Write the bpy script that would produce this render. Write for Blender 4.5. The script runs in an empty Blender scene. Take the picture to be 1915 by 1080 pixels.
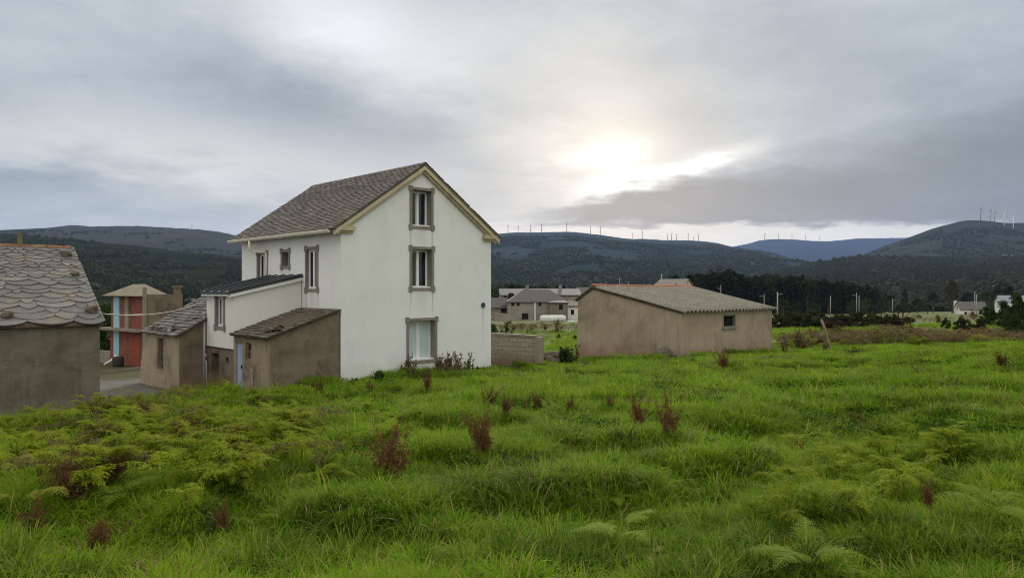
# A white farmhouse below a bracken meadow, valley and turbine ridges behind, under a broken overcast sky.
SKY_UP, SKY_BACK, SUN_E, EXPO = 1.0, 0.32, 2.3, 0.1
HAZE_C, HAZE_D = (.42, .60, 1.0), 4.8e-5
import bpy, bmesh, math, random
import numpy as np
from mathutils import Vector, Matrix
from mathutils.geometry import tessellate_polygon

SC = bpy.context.scene
COL = SC.collection
rnd = random.Random(7)
nrs = np.random.RandomState(11)
F, CX, CY = 1400.0, 957.5, 540.0          # lens of the photograph in its own pixels
PI = math.pi

def ax(px): return (px - CX) / F
def bz(py): return (CY - py) / F
def at(px, py, Y): return Vector((ax(px) * Y, Y, bz(py) * Y))

# ------------------------------------------------------------------ noise
def _hash(ix, iy, seed):
    h = (ix.astype(np.int64) * 374761393 + iy.astype(np.int64) * 668265263 + seed * 1274126177) & 0xFFFFFFFF
    h = ((h ^ (h >> 13)) * 1274126177) & 0xFFFFFFFF
    return ((h ^ (h >> 16)) & 0xFFFF) / 65535.0
def vnoise(x, y, seed=0):
    x = np.asarray(x, float); y = np.asarray(y, float)
    ix = np.floor(x); iy = np.floor(y); fx = x - ix; fy = y - iy
    fx = fx * fx * (3 - 2 * fx); fy = fy * fy * (3 - 2 * fy)
    a = _hash(ix, iy, seed); b = _hash(ix + 1, iy, seed); c = _hash(ix, iy + 1, seed); d = _hash(ix + 1, iy + 1, seed)
    return (a + (b - a) * fx) * (1 - fy) + (c + (d - c) * fx) * fy - 0.5
def fbm(x, y, seed=0, n=4):
    s = 0; amp = 1.0
    for i in range(n):
        s = s + amp * vnoise(x * 2 ** i, y * 2 ** i, seed + i * 17); amp *= .5
    return s
def sstep(a, b, x):
    t = np.clip((np.asarray(x, float) - a) / (b - a), 0, 1)
    return t * t * (3 - 2 * t)

# ------------------------------------------------------------------ terrain height (eye is z = 0)
BY = [-50, 0, 12, 14, 17, 22, 24, 26, 60]
BX = [-16, -14, -11.8, -10.5, -9.4, -9.4, -9.0, -8.3, -8.3]
def yardness(x, y):
    bx = np.interp(y, BY, BX)
    return sstep(-0.1, -1.5, x - bx) * sstep(9, 14, y) * sstep(62, 48, y)
def hum(x, y):
    """grassy hummocks: rounded tops, steep sides"""
    n = fbm(x / 1.15, y / .85, 9, 2)
    return sstep(-.25, .45, n)
def ground(x, y):
    x = np.asarray(x, float); y = np.asarray(y, float)
    g = np.where(y < 50, y, 50 + .35 * (y - 50))
    g = np.clip(g, -25, 240)
    xt = 40 * np.tanh(x / 40) * sstep(220, 90, y)
    z = -1.7 - .06 * g + .038 * xt
    near = sstep(70, 30, np.hypot(x, y))
    z = z + near * (.22 * fbm(x / 3.2, y / 3.2, 3, 2) + .35 * (hum(x, y) - .2)) + .5 * (1 - near) * fbm(x / 25, y / 25, 5, 3)
    yd = yardness(x, y)
    yz = -3.95 - .025 * (y - 25) + .05 * fbm(x / 2, y / 2, 21, 2)
    return z * (1 - yd) + yz * yd
def gz(x, y): return float(ground(x, y))
def hit(px, py, y0=3.0, y1=400.0):
    """where the ray through a pixel of the photograph meets the ground"""
    a, b = ax(px), bz(py)
    ys = np.geomspace(y0, y1, 1500)
    d = b * ys - ground(a * ys, ys)
    k = np.argmax(d <= 0)
    if d[k] > 0: k = len(ys) - 1
    Y = ys[k]
    return Vector((a * Y, Y, gz(a * Y, Y)))

# ------------------------------------------------------------------ objects
def tag(o, label=None, cat=None, group=None, kind=None):
    if label: o['label'] = label
    if cat: o['category'] = cat
    if group: o['group'] = group
    if kind: o['kind'] = kind
    return o
def thing(name, label, cat, loc=(0, 0, 0), rz=0, group=None):
    o = bpy.data.objects.new(name, None); COL.objects.link(o)
    o.location = loc; o.rotation_euler = (0, 0, rz); o.empty_display_size = .2
    return tag(o, label, cat, group)
def copy_tree(o, parent=None):
    c = o.copy(); COL.objects.link(c); c.parent = parent
    for ch in list(o.children): copy_tree(ch, c)
    return c

class MB:
    def __init__(s): s.v = []; s.f = []; s.m = []
    def add(s, vs, fs, m=0):
        o = len(s.v); s.v += [tuple(p) for p in vs]
        for f in fs: s.f.append([i + o for i in f]); s.m.append(m)
    def box(s, x0, x1, y0, y1, z0, z1, m=0):
        s.add([(x0,y0,z0),(x1,y0,z0),(x1,y1,z0),(x0,y1,z0),(x0,y0,z1),(x1,y0,z1),(x1,y1,z1),(x0,y1,z1)],
              [(3,2,1,0),(4,5,6,7),(0,1,5,4),(1,2,6,5),(2,3,7,6),(3,0,4,7)], m)
    def prism(s, poly, d, m=0):
        """planar polygon (list of 3D points) extruded by vector d"""
        n = len(poly); d = Vector(d); a = [Vector(p) for p in poly]; b = [p + d for p in a]
        s.add(a + b, [tuple(range(n))[::-1], tuple(range(n, 2*n))] + [(i, (i+1) % n, n + (i+1) % n, n + i) for i in range(n)], m)
    def tube(s, pts, radii, n=8, m=0, cap=True):
        pts = [Vector(p) for p in pts]
        if not hasattr(radii, '__len__'): radii = [radii] * len(pts)
        vs = []; fs = []
        for i, p in enumerate(pts):
            t = (pts[min(i+1, len(pts)-1)] - pts[max(i-1, 0)]).normalized()
            r = t.cross(Vector((0, 0, 1)) if abs(t.z) < .9 else Vector((1, 0, 0))).normalized(); q = t.cross(r)
            for k in range(n):
                a = 2 * PI * k / n
                vs.append(p + (r * math.cos(a) + q * math.sin(a)) * radii[i])
        for i in range(len(pts) - 1):
            for k in range(n): fs.append((i*n+k, i*n+(k+1) % n, (i+1)*n+(k+1) % n, (i+1)*n+k))
        if cap: fs += [tuple(range(n))[::-1], tuple(range((len(pts)-1)*n, len(pts)*n))]
        s.add(vs, fs, m)
    def holes(s, outer, holes, mp, m=0):
        """polygon with holes in (s,z), mapped to 3D by mp"""
        loops = [[Vector((p[0], p[1], 0)) for p in outer]] + [[Vector((p[0], p[1], 0)) for p in h] for h in holes]
        flat = [p for l in loops for p in l]
        tri = tessellate_polygon(loops)
        s.add([mp(p.x, p.y) for p in flat], [tuple(t) for t in tri], m)
    def build(s, name, mats, parent=None, smooth=False, loc=None):
        me = bpy.data.meshes.new(name); me.from_pydata(s.v, [], s.f)
        if not isinstance(mats, (list, tuple)): mats = [mats]
        for mm in mats: me.materials.append(mm)
        if len(mats) > 1: me.polygons.foreach_set('material_index', s.m)
        if smooth: me.polygons.foreach_set('use_smooth', [True] * len(me.polygons))
        me.update()
        o = bpy.data.objects.new(name, me); COL.objects.link(o); o.parent = parent
        if loc is not None: o.location = loc
        return o

def bevel(o, w=.01, seg=2):
    b = o.modifiers.new('bevel', 'BEVEL'); b.width = w; b.segments = seg; b.limit_method = 'ANGLE'; b.angle_limit = math.radians(40)
    return o

# ------------------------------------------------------------------ materials
class NT:
    def __init__(s, tree): s.t = tree; s.n = tree.nodes; s.l = tree.links
    def node(s, typ, **kw):
        n = s.n.new(typ)
        for k, v in kw.items(): setattr(n, k, v)
        return n
    def put(s, sock, v):
        if isinstance(v, bpy.types.NodeSocket): s.l.new(v, sock)
        elif v is not None: sock.default_value = v
    def math(s, op, a, b=None, c=None, clamp=False):
        n = s.node('ShaderNodeMath', operation=op, use_clamp=clamp)
        for i, v in enumerate((a, b, c)):
            if v is not None: s.put(n.inputs[i], v)
        return n.outputs[0]
    def add(s, a, b): return s.math('ADD', a, b)
    def sub(s, a, b): return s.math('SUBTRACT', a, b)
    def mul(s, a, b): return s.math('MULTIPLY', a, b)
    def mad(s, a, b, c): return s.math('MULTIPLY_ADD', a, b, c)
    def smooth(s, e0, e1, x, o0=0.0, o1=1.0):
        if isinstance(e0, (int, float)) and isinstance(e1, (int, float)) and e0 > e1: e0, e1, o0, o1 = e1, e0, o1, o0
        n = s.node('ShaderNodeMapRange', interpolation_type='SMOOTHSTEP')
        s.put(n.inputs[0], x); s.put(n.inputs[1], e0); s.put(n.inputs[2], e1); s.put(n.inputs[3], o0); s.put(n.inputs[4], o1)
        return n.outputs[0]
    def gauss(s, x, y, cx, cy, sx, sy, rot=0.0):
        c, q = math.cos(rot), math.sin(rot)
        dx = s.sub(x, cx); dy = s.sub(y, cy)
        u = s.mul(s.add(s.mul(dx, c), s.mul(dy, q)), 1 / sx)
        v = s.mul(s.sub(s.mul(dy, c), s.mul(dx, q)), 1 / sy)
        r = s.add(s.mul(u, u), s.mul(v, v))
        return s.math('POWER', 2.71828, s.mul(r, -1.0))
    def noise(s, vec, scale, detail=4, rough=.55, dist=0.0, out=0):
        n = s.node('ShaderNodeTexNoise'); s.put(n.inputs['Vector'], vec)
        n.inputs['Scale'].default_value = scale; n.inputs['Detail'].default_value = detail
        n.inputs['Roughness'].default_value = rough; n.inputs['Distortion'].default_value = dist
        return n.outputs[out]
    def mapping(s, vec, scale=(1,1,1), loc=(0,0,0)):
        n = s.node('ShaderNodeMapping'); s.put(n.inputs[0], vec); n.inputs[1].default_value = loc; n.inputs[3].default_value = scale
        return n.outputs[0]
    def mix(s, f, a, b, blend='MIX'):
        n = s.node('ShaderNodeMix', data_type='RGBA', blend_type=blend)
        s.put(n.inputs[0], f)
        for i, v in ((6, a), (7, b)):
            if isinstance(v, (tuple, list)): v = (*v[:3], 1)
            s.put(n.inputs[i], v)
        return n.outputs[2]
    def comb(s, x, y, z):
        n = s.node('ShaderNodeCombineXYZ')
        for i, v in enumerate((x, y, z)): s.put(n.inputs[i], v)
        return n.outputs[0]

def new_mat(name):
    m = bpy.data.materials.new(name); m.use_nodes = True
    t = NT(m.node_tree); b = m.node_tree.nodes['Principled BSDF']
    return m, t, b
def co(t, kind='Object'): return t.node('ShaderNodeTexCoord').outputs[kind]
def world_pos(t): return t.node('ShaderNodeNewGeometry').outputs['Position']
def bump(t, b, h, strength=.4, dist=.02):
    n = t.node('ShaderNodeBump'); n.inputs['Strength'].default_value = strength; n.inputs['Distance'].default_value = dist
    t.put(n.inputs['Height'], h); t.l.new(n.outputs[0], b.inputs['Normal'])

def stucco(name, c1, c2, stain=None, amt=.6, scale=2.2, rough=.92, streak=True, spots=None, bs=.5, low=None, runs=(), grit=1.0):
    """render on a wall: two tones of plaster, blotchy stains, vertical rain streaks, dark pock marks"""
    m, t, b = new_mat(name); o = co(t)
    c = t.mix(t.smooth(.35, .65, t.noise(o, scale, 6, .6)), c1, c2)
    if stain:
        c = t.mix(t.mul(t.smooth(.48, .72, t.noise(o, scale * .55, 7, .65, .6)), amt), c, stain)
        if streak:
            sv = t.mapping(o, (6, 6, .35))
            c = t.mix(t.mul(t.smooth(.52, .75, t.noise(sv, 1.0, 5, .6)), amt * .8), c, stain)
    c = t.mix(t.mul(t.smooth(.45, .75, t.noise(o, 6.5, 6, .7)), .35 * grit), c, tuple(x * .6 for x in c1))
    c = t.mix(t.mul(t.smooth(.55, .75, t.noise(t.mapping(o, (1, 1, 1), (5, 3, 9)), 3.1, 6, .7)), .3 * grit), c, tuple(min(x * 1.35, .8) for x in c1))
    if low:      # damp, earth-splashed band along the foot of the wall (a stain)
        z = t.node('ShaderNodeSeparateXYZ'); t.l.new(o, z.inputs[0])
        zz = t.add(z.outputs[2], t.mul(t.sub(t.noise(o, 1.6, 5, .6), .5), 1.6))
        c = t.mix(t.mul(t.smooth(low[1], low[1] - 1.0, zz), low[2]), c, low[0])
    for (axis, s, ztop, ln, wd, k) in runs:      # rain runs under sills, each at its own place on the wall
        xyz = t.node('ShaderNodeSeparateXYZ'); t.l.new(o, xyz.inputs[0]); q = t.mul(t.sub(t.add(xyz.outputs[axis], t.mul(t.sub(t.noise(o, 1.2, 3), .5), .05)), s), 1 / wd)
        mk = t.mul(t.math('POWER', 2.71828, t.mul(t.mul(q, q), -1.0)), t.mul(t.smooth(ztop - ln, ztop, xyz.outputs[2]), t.smooth(ztop + .02, ztop, xyz.outputs[2])))
        oth = t.smooth(.3, .05, t.math('ABSOLUTE', xyz.outputs[1 - axis]))
        c = t.mix(t.mul(t.mul(mk, oth), k), c, (.33, .30, .25))
    if spots:
        c = t.mix(t.mul(t.smooth(.66, .74, t.noise(o, 5.5, 4, .6)), .8), c, spots)
    t.put(b.inputs['Base Color'], c); b.inputs['Roughness'].default_value = rough
    b.inputs['Specular IOR Level'].default_value = .2
    bump(t, b, t.add(t.noise(o, 38, 4, .6), t.mul(t.noise(o, 7, 4, .6), .8)), bs, .02)
    return m
def plain(name, c, c2=None, scale=6, rough=.6, spec=.4, bs=.15, metallic=0):
    m, t, b = new_mat(name); o = co(t)
    n = t.noise(o, scale, 5, .6)
    t.put(b.inputs['Base Color'], t.mix(t.smooth(.35, .7, n), c, c2 or tuple(x * .8 for x in c)))
    b.inputs['Roughness'].default_value = rough; b.inputs['Specular IOR Level'].default_value = spec; b.inputs['Metallic'].default_value = metallic
    if bs: bump(t, b, t.noise(o, scale * 6, 3, .6), bs, .01)
    return m
def slate(name, c1, c2, c3, lichen=None, lam=.5, rough=.7):
    m, t, b = new_mat(name); o = co(t)
    g = t.node('ShaderNodeNewGeometry').outputs['Random Per Island']
    c = t.mix(g, c1, c2)
    c = t.mix(t.smooth(.82, .95, t.math('FRACT', t.mul(g, 7.3))), c, c3)
    c = t.mix(t.mul(t.smooth(.4, .75, t.noise(o, 9, 5, .6)), .5), c, tuple(x * .55 for x in c1))
    if lichen: c = t.mix(t.mul(t.smooth(.52, .66, t.noise(o, 1.3, 8, .7)), lam), c, lichen)
    t.put(b.inputs['Base Color'], c); b.inputs['Roughness'].default_value = rough; b.inputs['Specular IOR Level'].default_value = .35
    bump(t, b, t.noise(t.mapping(o, (1, 1, 1)), 25, 4, .6), .35, .02)
    return m
def leafmat(name, c1, c2, c3=None, trans=.35, rough=.8, wscale=.35, tip=None):
    """foliage: colour varies with the plant, the leaf and where it grows; leaves pass light"""
    m, t, b = new_mat(name)
    oi = t.node('ShaderNodeObjectInfo').outputs['Random']
    ge = t.node('ShaderNodeNewGeometry')
    c = t.mix(t.smooth(.3, .7, t.noise(ge.outputs['Position'], wscale, 4, .6)), c1, c2)
    c = t.mix(t.mul(ge.outputs['Random Per Island'], .85), c, c3 or c2)
    c = t.mix(t.mul(oi, .45), c, tuple(x * .55 for x in c1))
    if tip: c = t.mix(t.smooth(.80, .90, ge.outputs['Random Per Island']), c, tip)
    t.put(b.inputs['Base Color'], c); b.inputs['Roughness'].default_value = max(rough, .75); b.inputs['Specular IOR Level'].default_value = .05
    if trans:
        tr = t.node('ShaderNodeBsdfTranslucent'); t.put(tr.inputs[0], c)
        mx = t.node('ShaderNodeMixShader'); mx.inputs[0].default_value = trans
        out = m.node_tree.nodes['Material Output']
        t.l.new(b.outputs[0], mx.inputs[1]); t.l.new(tr.outputs[0], mx.inputs[2]); t.l.new(mx.outputs[0], out.inputs[0])
    return m
def glass_mat(name, c=(.012, .014, .016), rough=.06):
    m, t, b = new_mat(name); o = co(t)
    t.put(b.inputs['Base Color'], t.mix(t.smooth(.4, .7, t.noise(o, 1.5, 3, .6)), c, tuple(x * 2.2 for x in c)))
    b.inputs['Roughness'].default_value = rough; b.inputs['Specular IOR Level'].default_value = .5
    bump(t, b, t.noise(o, 3, 2, .5), .05, .01)
    return m
# ------------------------------------------------------------------ shared materials
M_white = stucco('white_render', (.76, .765, .735), (.72, .725, .69), (.55, .53, .48), .22, .7, .85, True, None, .10, grit=.12)
M_surr = plain('window_surround_cement', (.25, .225, .19), (.20, .18, .15), 5, .9, .2, .4)
M_cream = stucco('cream_cornice_paint', (.56, .485, .35), (.48, .41, .285), (.28, .22, .14), .6, 2.0, .8, False, None, .3)
M_pvc = plain('white_plastic', (.78, .80, .82), (.72, .74, .76), 3, .35, .5, 0)
M_gutter = plain('offwhite_gutter', (.70, .66, .56), (.58, .54, .46), 3, .5, .4, .1)
M_glass = glass_mat('window_glass')
M_shut = plain('pale_blind', (.50, .62, .60), (.45, .57, .56), 2, .5, .4, .1)
M_slate = slate('brown_grey_slate', (.175, .155, .14), (.10, .09, .085), (.25, .22, .19), (.25, .21, .13), .45)
M_slate_dark = slate('weathered_lean_to_slate', (.12, .10, .08), (.075, .065, .055), (.18, .155, .12), (.15, .115, .06), .7)
M_slate_grey = slate('grey_scale_slate', (.165, .16, .155), (.115, .112, .11), (.20, .19, .175), (.26, .205, .075), .38)
M_timber = plain('old_timber', (.12, .09, .065), (.06, .045, .035), 6, .85, .2, .4)
M_metalroof = plain('black_sheet_roof', (.022, .026, .032), (.03, .034, .04), 2, .3, .5, .05)
M_capstrip = plain('pale_roof_rail', (.34, .40, .46), (.28, .33, .38), 2, .35, .5, 0)
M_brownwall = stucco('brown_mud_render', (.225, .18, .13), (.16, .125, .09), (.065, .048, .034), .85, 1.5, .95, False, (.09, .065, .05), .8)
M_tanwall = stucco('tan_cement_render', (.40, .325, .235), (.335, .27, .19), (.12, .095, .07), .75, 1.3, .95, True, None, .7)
M_barnwall = stucco('grey_green_barn_render', (.205, .185, .145), (.16, .14, .105), (.085, .075, .052), .7, 1.6, .95, True, (.26, .24, .19), 1.3, ((.23, .225, .20), 1.35, .55))
M_door = plain('blue_painted_door', (.36, .50, .70), (.30, .43, .62), 4, .6, .3, .2)
M_dark = plain('dark_interior', (.012, .011, .010), (.02, .018, .016), 3, .9, .1, 0)
M_pipe = plain('grey_downpipe', (.42, .42, .42), (.34, .34, .34), 3, .5, .4, .05)
M_stone = stucco('lichened_fieldstone', (.13, .11, .085), (.085, .07, .055), (.19, .165, .10), .5, 5, .95, False, None, .9)
M_conc = stucco('grey_concrete', (.30, .26, .21), (.24, .21, .17), (.12, .10, .08), .6, 1.6, .95, True, None, .6)
M_cable = plain('pale_cable', (.45, .42, .38), None, 4, .6, .3, 0)

class Frame:
    def __init__(s, x, y, z, ang):
        s.o = Vector((x, y, z)); s.ang = ang; s.R = Matrix.Rotation(-ang, 3, 'Z')
    def ray(s, px, py):
        return s.R @ (-s.o), s.R @ Vector((ax(px), 1, bz(py)))
    def on_y(s, px, py, v=0.0):
        o, d = s.ray(px, py); k = (v - o.y) / d.y; p = o + d * k; return p.x, p.z
    def on_x(s, px, py, u=0.0):
        o, d = s.ray(px, py); k = (u - o.x) / d.x; p = o + d * k; return p.y, p.z
    def world(s, x, y, z): return s.o + s.R.transposed() @ Vector((x, y, z))

def bars(mb, P, s0, s1, z0, z1, w, d0, d1, m=0):
    """rectangular frame of width w lying in a wall plane, butted at the corners"""
    def bx(a, b, c, e):
        q = [P(a, d0, c), P(b, d0, c), P(b, d0, e), P(a, d0, e)]
        mb.prism(q, Vector(P(a, d1, c)) - Vector(P(a, d0, c)), m)
    bx(s0, s1, z0, z0 + w); bx(s0, s1, z1 - w, z1); bx(s0, s0 + w, z0 + w, z1 - w); bx(s1 - w, s1, z0 + w, z1 - w)
def pbox(mb, P, s0, s1, d0, d1, z0, z1, m=0):
    q = [P(s0, d0, z0), P(s1, d0, z0), P(s1, d0, z1), P(s0, d0, z1)]
    mb.prism(q, Vector(P(s0, d1, z0)) - Vector(P(s0, d0, z0)), m)

def window(parent, P, s0, s1, z0, z1, w=.11, ears=True, kind='casement', depth=.34, surr=None, flip=False):
    """part window > surround, pane, sill; P maps (along, inward, up) to the thing's space. returns the wall hole"""
    surr = surr or M_surr
    a0, a1, c0, c1 = s0 + w, s1 - w, z0 + w, z1 - w
    sm = MB(); bars(sm, P, s0, s1, z0, z1, w, -.035, .02)
    if ears:
        e = .05
        for (sx, dx) in ((s0, -1), (s1, 1)):
            for (zz, dz) in ((z0, -1), (z1, 1)):
                A, B = sorted((sx + dx * e, sx - dx * (w + .005))); C_, D = sorted((zz + dz * e, zz - dz * (w + .07)))
                k = .025
                q = [(A + k, C_), (B - k, C_), (B, C_ + k), (B, D - k), (B - k, D), (A + k, D), (A, D - k), (A, C_ + k)]
                sm.prism([P(x, -.05, z) for x, z in q], Vector(P(0, .018, 0)) - Vector(P(0, -.05, 0)))
    def strip(p0, p1):  # reveal face from the wall face inward
        sm.add([P(p0[0], .02, p0[1]), P(p1[0], .02, p1[1]), P(p1[0], depth + .1, p1[1]), P(p0[0], depth + .1, p0[1])], [(0, 1, 2, 3)])
    strip((a0, c0), (a1, c0)); strip((a1, c0), (a1, c1)); strip((a1, c1), (a0, c1)); strip((a0, c1), (a0, c0))
    fr = MB()
    if kind == 'void':
        win = MB(); win.add([P(a0, depth + .1, c0), P(a1, depth + .1, c0), P(a1, depth + .1, c1), P(a0, depth + .1, c1)], [(0, 1, 2, 3)])
        wo = win.build('window', surr, parent)
        sm.build('surround', surr, wo)
        return [(a0, c0), (a1, c0), (a1, c1), (a0, c1)]
    d0 = depth - .05
    bars(fr, P, a0 + .001, a1 - .001, c0 + .001, c1 - .001, .045, d0, depth + .02)
    mid = (a0 + a1) / 2
    pbox(fr, P, mid - .035, mid + .035, d0 - .012, depth + .02, c0 + .046, c1 - .046)
    for q0, q1 in ((a0 + .046, mid - .036), (mid + .036, a1 - .046)):
        bars(fr, P, q0, q1, c0 + .046, c1 - .046, .04, d0 + .012, depth + .015)
    wo = fr.build('window', M_pvc, parent); sm.build('surround', surr, wo)
    pn = MB()
    for q0, q1 in ((a0 + .05, mid - .036), (mid + .036, a1 - .05)):
        pbox(pn, P, q0, q1, depth - .015, depth + .005, c0 + .05, c1 - .05)
    pn.build('blind' if kind == 'blind' else 'pane', M_shut if kind == 'blind' else M_glass, wo)
    sl = MB(); pbox(sl, P, a0 + .004, a1 - .004, .05, d0 - .001, c0 + .002, c0 + .055)
    sl.build('sill', M_pvc, wo)
    return [(a0, c0), (a1, c0), (a1, c1), (a0, c1)]

def slates(mb, org, e, s, L, S, w, expo, thick=.018, jit=.12, rounded=False, grow=0.0, skip=0.0, rng=None, edge=None):
    """courses of single slates: e = unit vector along the eave, s = unit vector up the slope; grow: eave courses are larger"""
    rng = rng or rnd
    e = Vector(e); s = Vector(s); nrm = e.cross(s).normalized()
    if nrm.z < 0: nrm = -nrm
    org = Vector(org); y = 0; row = 0
    while y < S - .02:
        k = 1 + grow * (1 - y / S); ex = expo * k * rng.uniform(.9, 1.1); ww = w * k
        x = -ww * rng.uniform(0, .9)
        while x < L:
            cw = ww * rng.uniform(1 - jit * 2, 1 + jit * 2)
            x0, x1 = max(x + .004, 0), min(x + cw - .004, L)
            if x1 - x0 > .05 and rng.random() >= skip:
                y0 = y + rng.uniform(-1, 1) * jit * ex * .5; y1 = min(y + ex * 1.7, S)
                y0 = max(y0, -.06)
                lift = thick * rng.uniform(1.0, 1.9); tl = rng.uniform(-.3, .3) * thick
                def P(u, v, h): return org + e * u + s * v + nrm * h
                if rounded:
                    n = 9; lo = []
                    for i in range(n):
                        q = i / (n - 1); dip = ex * .62 * (1 - (2 * q - 1) ** 2)
                        lo.append((x0 + (x1 - x0) * q, y0 + ex * .5 - dip))
                else:
                    lo = [(x0, y0), (x0 + (x1 - x0) * .5, y0 + rng.uniform(-.012, .006)), (x1, y0 + rng.uniform(-.015, .015))]
                n = len(lo)
                top = [P(u, v, lift + tl * (1 if i > n / 2 else -1) * .5 + thick) for i, (u, v) in enumerate(lo)]
                bot = [P(u, v, lift * .2) for (u, v) in lo]
                up = [P(x1, y1, .006), P(x0, y1, .006)]
                b = n
                fs = [tuple(range(n)) + (2 * n, 2 * n + 1)] + [(i + 1, i, b + i, b + i + 1) for i in range(n - 1)]
                fs += [(0, 2 * n + 1, b), (n - 1, b + n - 1, 2 * n)]
                mb.add(top + bot + up, fs)
            x += cw
        y += ex; row += 1

# ================================================================== THE WHITE HOUSE
HA = math.atan2(1400, CX + 0 - CX + 1492.5)      # direction of the gable wall
HZ = -3.95
HF = Frame(-6.40, 28.0, HZ, HA)
HW, HL = 7.5, 8.8
ZE, ZR = 2.42 - HZ, 5.0 - HZ                      # eave and ridge of the wall planes
house = thing('white_house', 'tall white three-storey house with slate roof and cream gable trim', 'house', HF.o, HA)
Pg = lambda s, d, z: (s, d, z)
Pl = lambda s, d, z: (d, s, z)
def gr(pxl, pxr, pyt, pyb):
    pm = (pyt + pyb) / 2
    s0 = HF.on_y(pxl, pm)[0]; s1 = HF.on_y(pxr, pm)[0]
    xm = (pxl + pxr) / 2
    return s0, s1, HF.on_y(xm, pyb)[1], HF.on_y(xm, pyt)[1]
def lr(pxl, pxr, pyt, pyb):
    pm = (pyt + pyb) / 2
    s0 = HF.on_x(pxr, pm)[0]; s1 = HF.on_x(pxl, pm)[0]
    xm = (pxl + pxr) / 2
    return s0, s1, HF.on_x(xm, pyb)[1], HF.on_x(xm, pyt)[1]
hg = [window(house, Pg, *gr(766, 810, 351, 428)), window(house, Pg, *gr(766, 811, 461, 543)),
      window(house, Pg, *gr(760, 817, 594, 678), kind='blind', depth=.34)]
hl = [window(house, Pl, *lr(571.5, 595.5, 461, 545), depth=.13), window(house, Pl, *lr(526, 542.5, 466, 502), kind='void', depth=.3, w=.12),
      window(house, Pl, *lr(481, 501, 470, 560), depth=.13)]
sv_, zv_ = HF.on_y(903, 575)
wm = MB()
wm.holes([(0, 0), (HW, 0), (HW, ZE), (HW / 2, ZR), (0, ZE)], hg, lambda s, z: (s, 0, z))
wm.holes([(0, 0), (HL, 0), (HL, ZE), (0, ZE)], hl, lambda s, z: (0, s, z))
wm.add([(HW, 0, 0), (HW, HL, 0), (HW, HL, ZE), (HW, 0, ZE)], [(0, 1, 2, 3)])
wm.add([(0, HL, 0), (HW, HL, 0), (HW, HL, ZE), (HW / 2, HL, ZR), (0, HL, ZE)], [(0, 1, 2, 3, 4)])
rr_ = []
for h in hg + hl:
    ax_ = 0 if h in hg else 1
    for e_, k_ in ((h[0][0] - .06, .5), (h[1][0] + .06, .65), ((h[0][0] + h[1][0]) / 2, .22)): rr_.append((ax_, e_, h[0][1] - .16, rnd.uniform(.8, 1.9), rnd.uniform(.035, .08) if k_ > .3 else .3, k_))
rr_.append((0, sv_, zv_, 2.2, .05, .4))
M_house = stucco('house_white_render', (.785, .80, .80), (.745, .76, .76), (.56, .55, .52), .25, .7, .85, True, None, .10, ((.50, .52, .42), 1.25, .45), rr_, .12)
wm.build('wall', M_house, house)
# roof: deck, slates, ridge
rs = MB(); th = math.atan2(ZR - ZE, HW / 2); OV = .38; GV = .22
for sgn in (1, -1):
    x_e = -OV if sgn > 0 else HW + OV
    z_e = ZE - OV * math.tan(th) + .10
    poly = [(x_e, -GV, z_e), (HW / 2, -GV, ZR + .10), (HW / 2, HL + GV, ZR + .10), (x_e, HL + GV, z_e)]
    rs.prism(poly, (0, 0, -.06))
roof = rs.build('roof', M_slate, house)
rs = MB(); SL = (HW / 2 + OV) / math.cos(th)
slates(rs, (-OV - .05, -GV - .03, ZE - OV * math.tan(th) + .075), (0, 1, 0), (math.cos(th), 0, math.sin(th)), HL + 2 * GV + .06, SL + .03, .23, .135)
slates(rs, (HW + OV + .05, -GV - .03, ZE - OV * math.tan(th) + .075), (0, 1, 0), (-math.cos(th), 0, math.sin(th)), HL + 2 * GV + .06, SL + .03, .23, .135)
y = -GV - .02
while y < HL + GV:                                       # ridge slates
    l = rnd.uniform(.3, .42)
    for q in (-1, 1):
        rs.prism([(HW / 2, y, ZR + .155), (HW / 2, y + l - .01, ZR + .15), (HW / 2 + q * .16, y + l - .01, ZR + .055), (HW / 2 + q * .16, y, ZR + .06)], (0, 0, -.02))
    y += l
rs.build('slates', M_slate, roof)
# cream cornice up the gable, with returns
cm = MB()
def rake(x0, x1, off0, off1, y0, y1):
    """board following the slope between two heights below the roof plane"""
    for sgn in (1, -1):
        X = (lambda u: u) if sgn > 0 else (lambda u: HW - u)
        zf = lambda u: ZE + u * math.tan(th)
        p = [(X(x0), y0, zf(x0) - off1), (X(HW / 2), y0, ZR - off1), (X(HW / 2), y0, ZR - off0), (X(x0), y0, zf(x0) - off0)]
        cm.prism(p, (0, y1 - y0, 0))
rake(-.34, HW / 2, -.005, .17, -GV + .02, -.003)
rake(-.20, HW / 2, .173, .28, -.12, -.003)
for X in ((lambda u: u), (lambda u: HW - u)):
    for (u0, u1, z0, z1, y0) in ((-.30, .52, ZE - .23, ZE - .06, -.19), (-.24, .46, ZE - .32, ZE - .233, -.11)):
        a, b = sorted((X(u0), X(u1))); cm.box(a, b, y0, -.003, z0, z1)
    a, b = sorted((X(-.30), X(-.003))); cm.box(a, b, -.0025, .35, ZE - .23, ZE - .06)
cm.build('cornice', M_cream, house)
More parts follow.
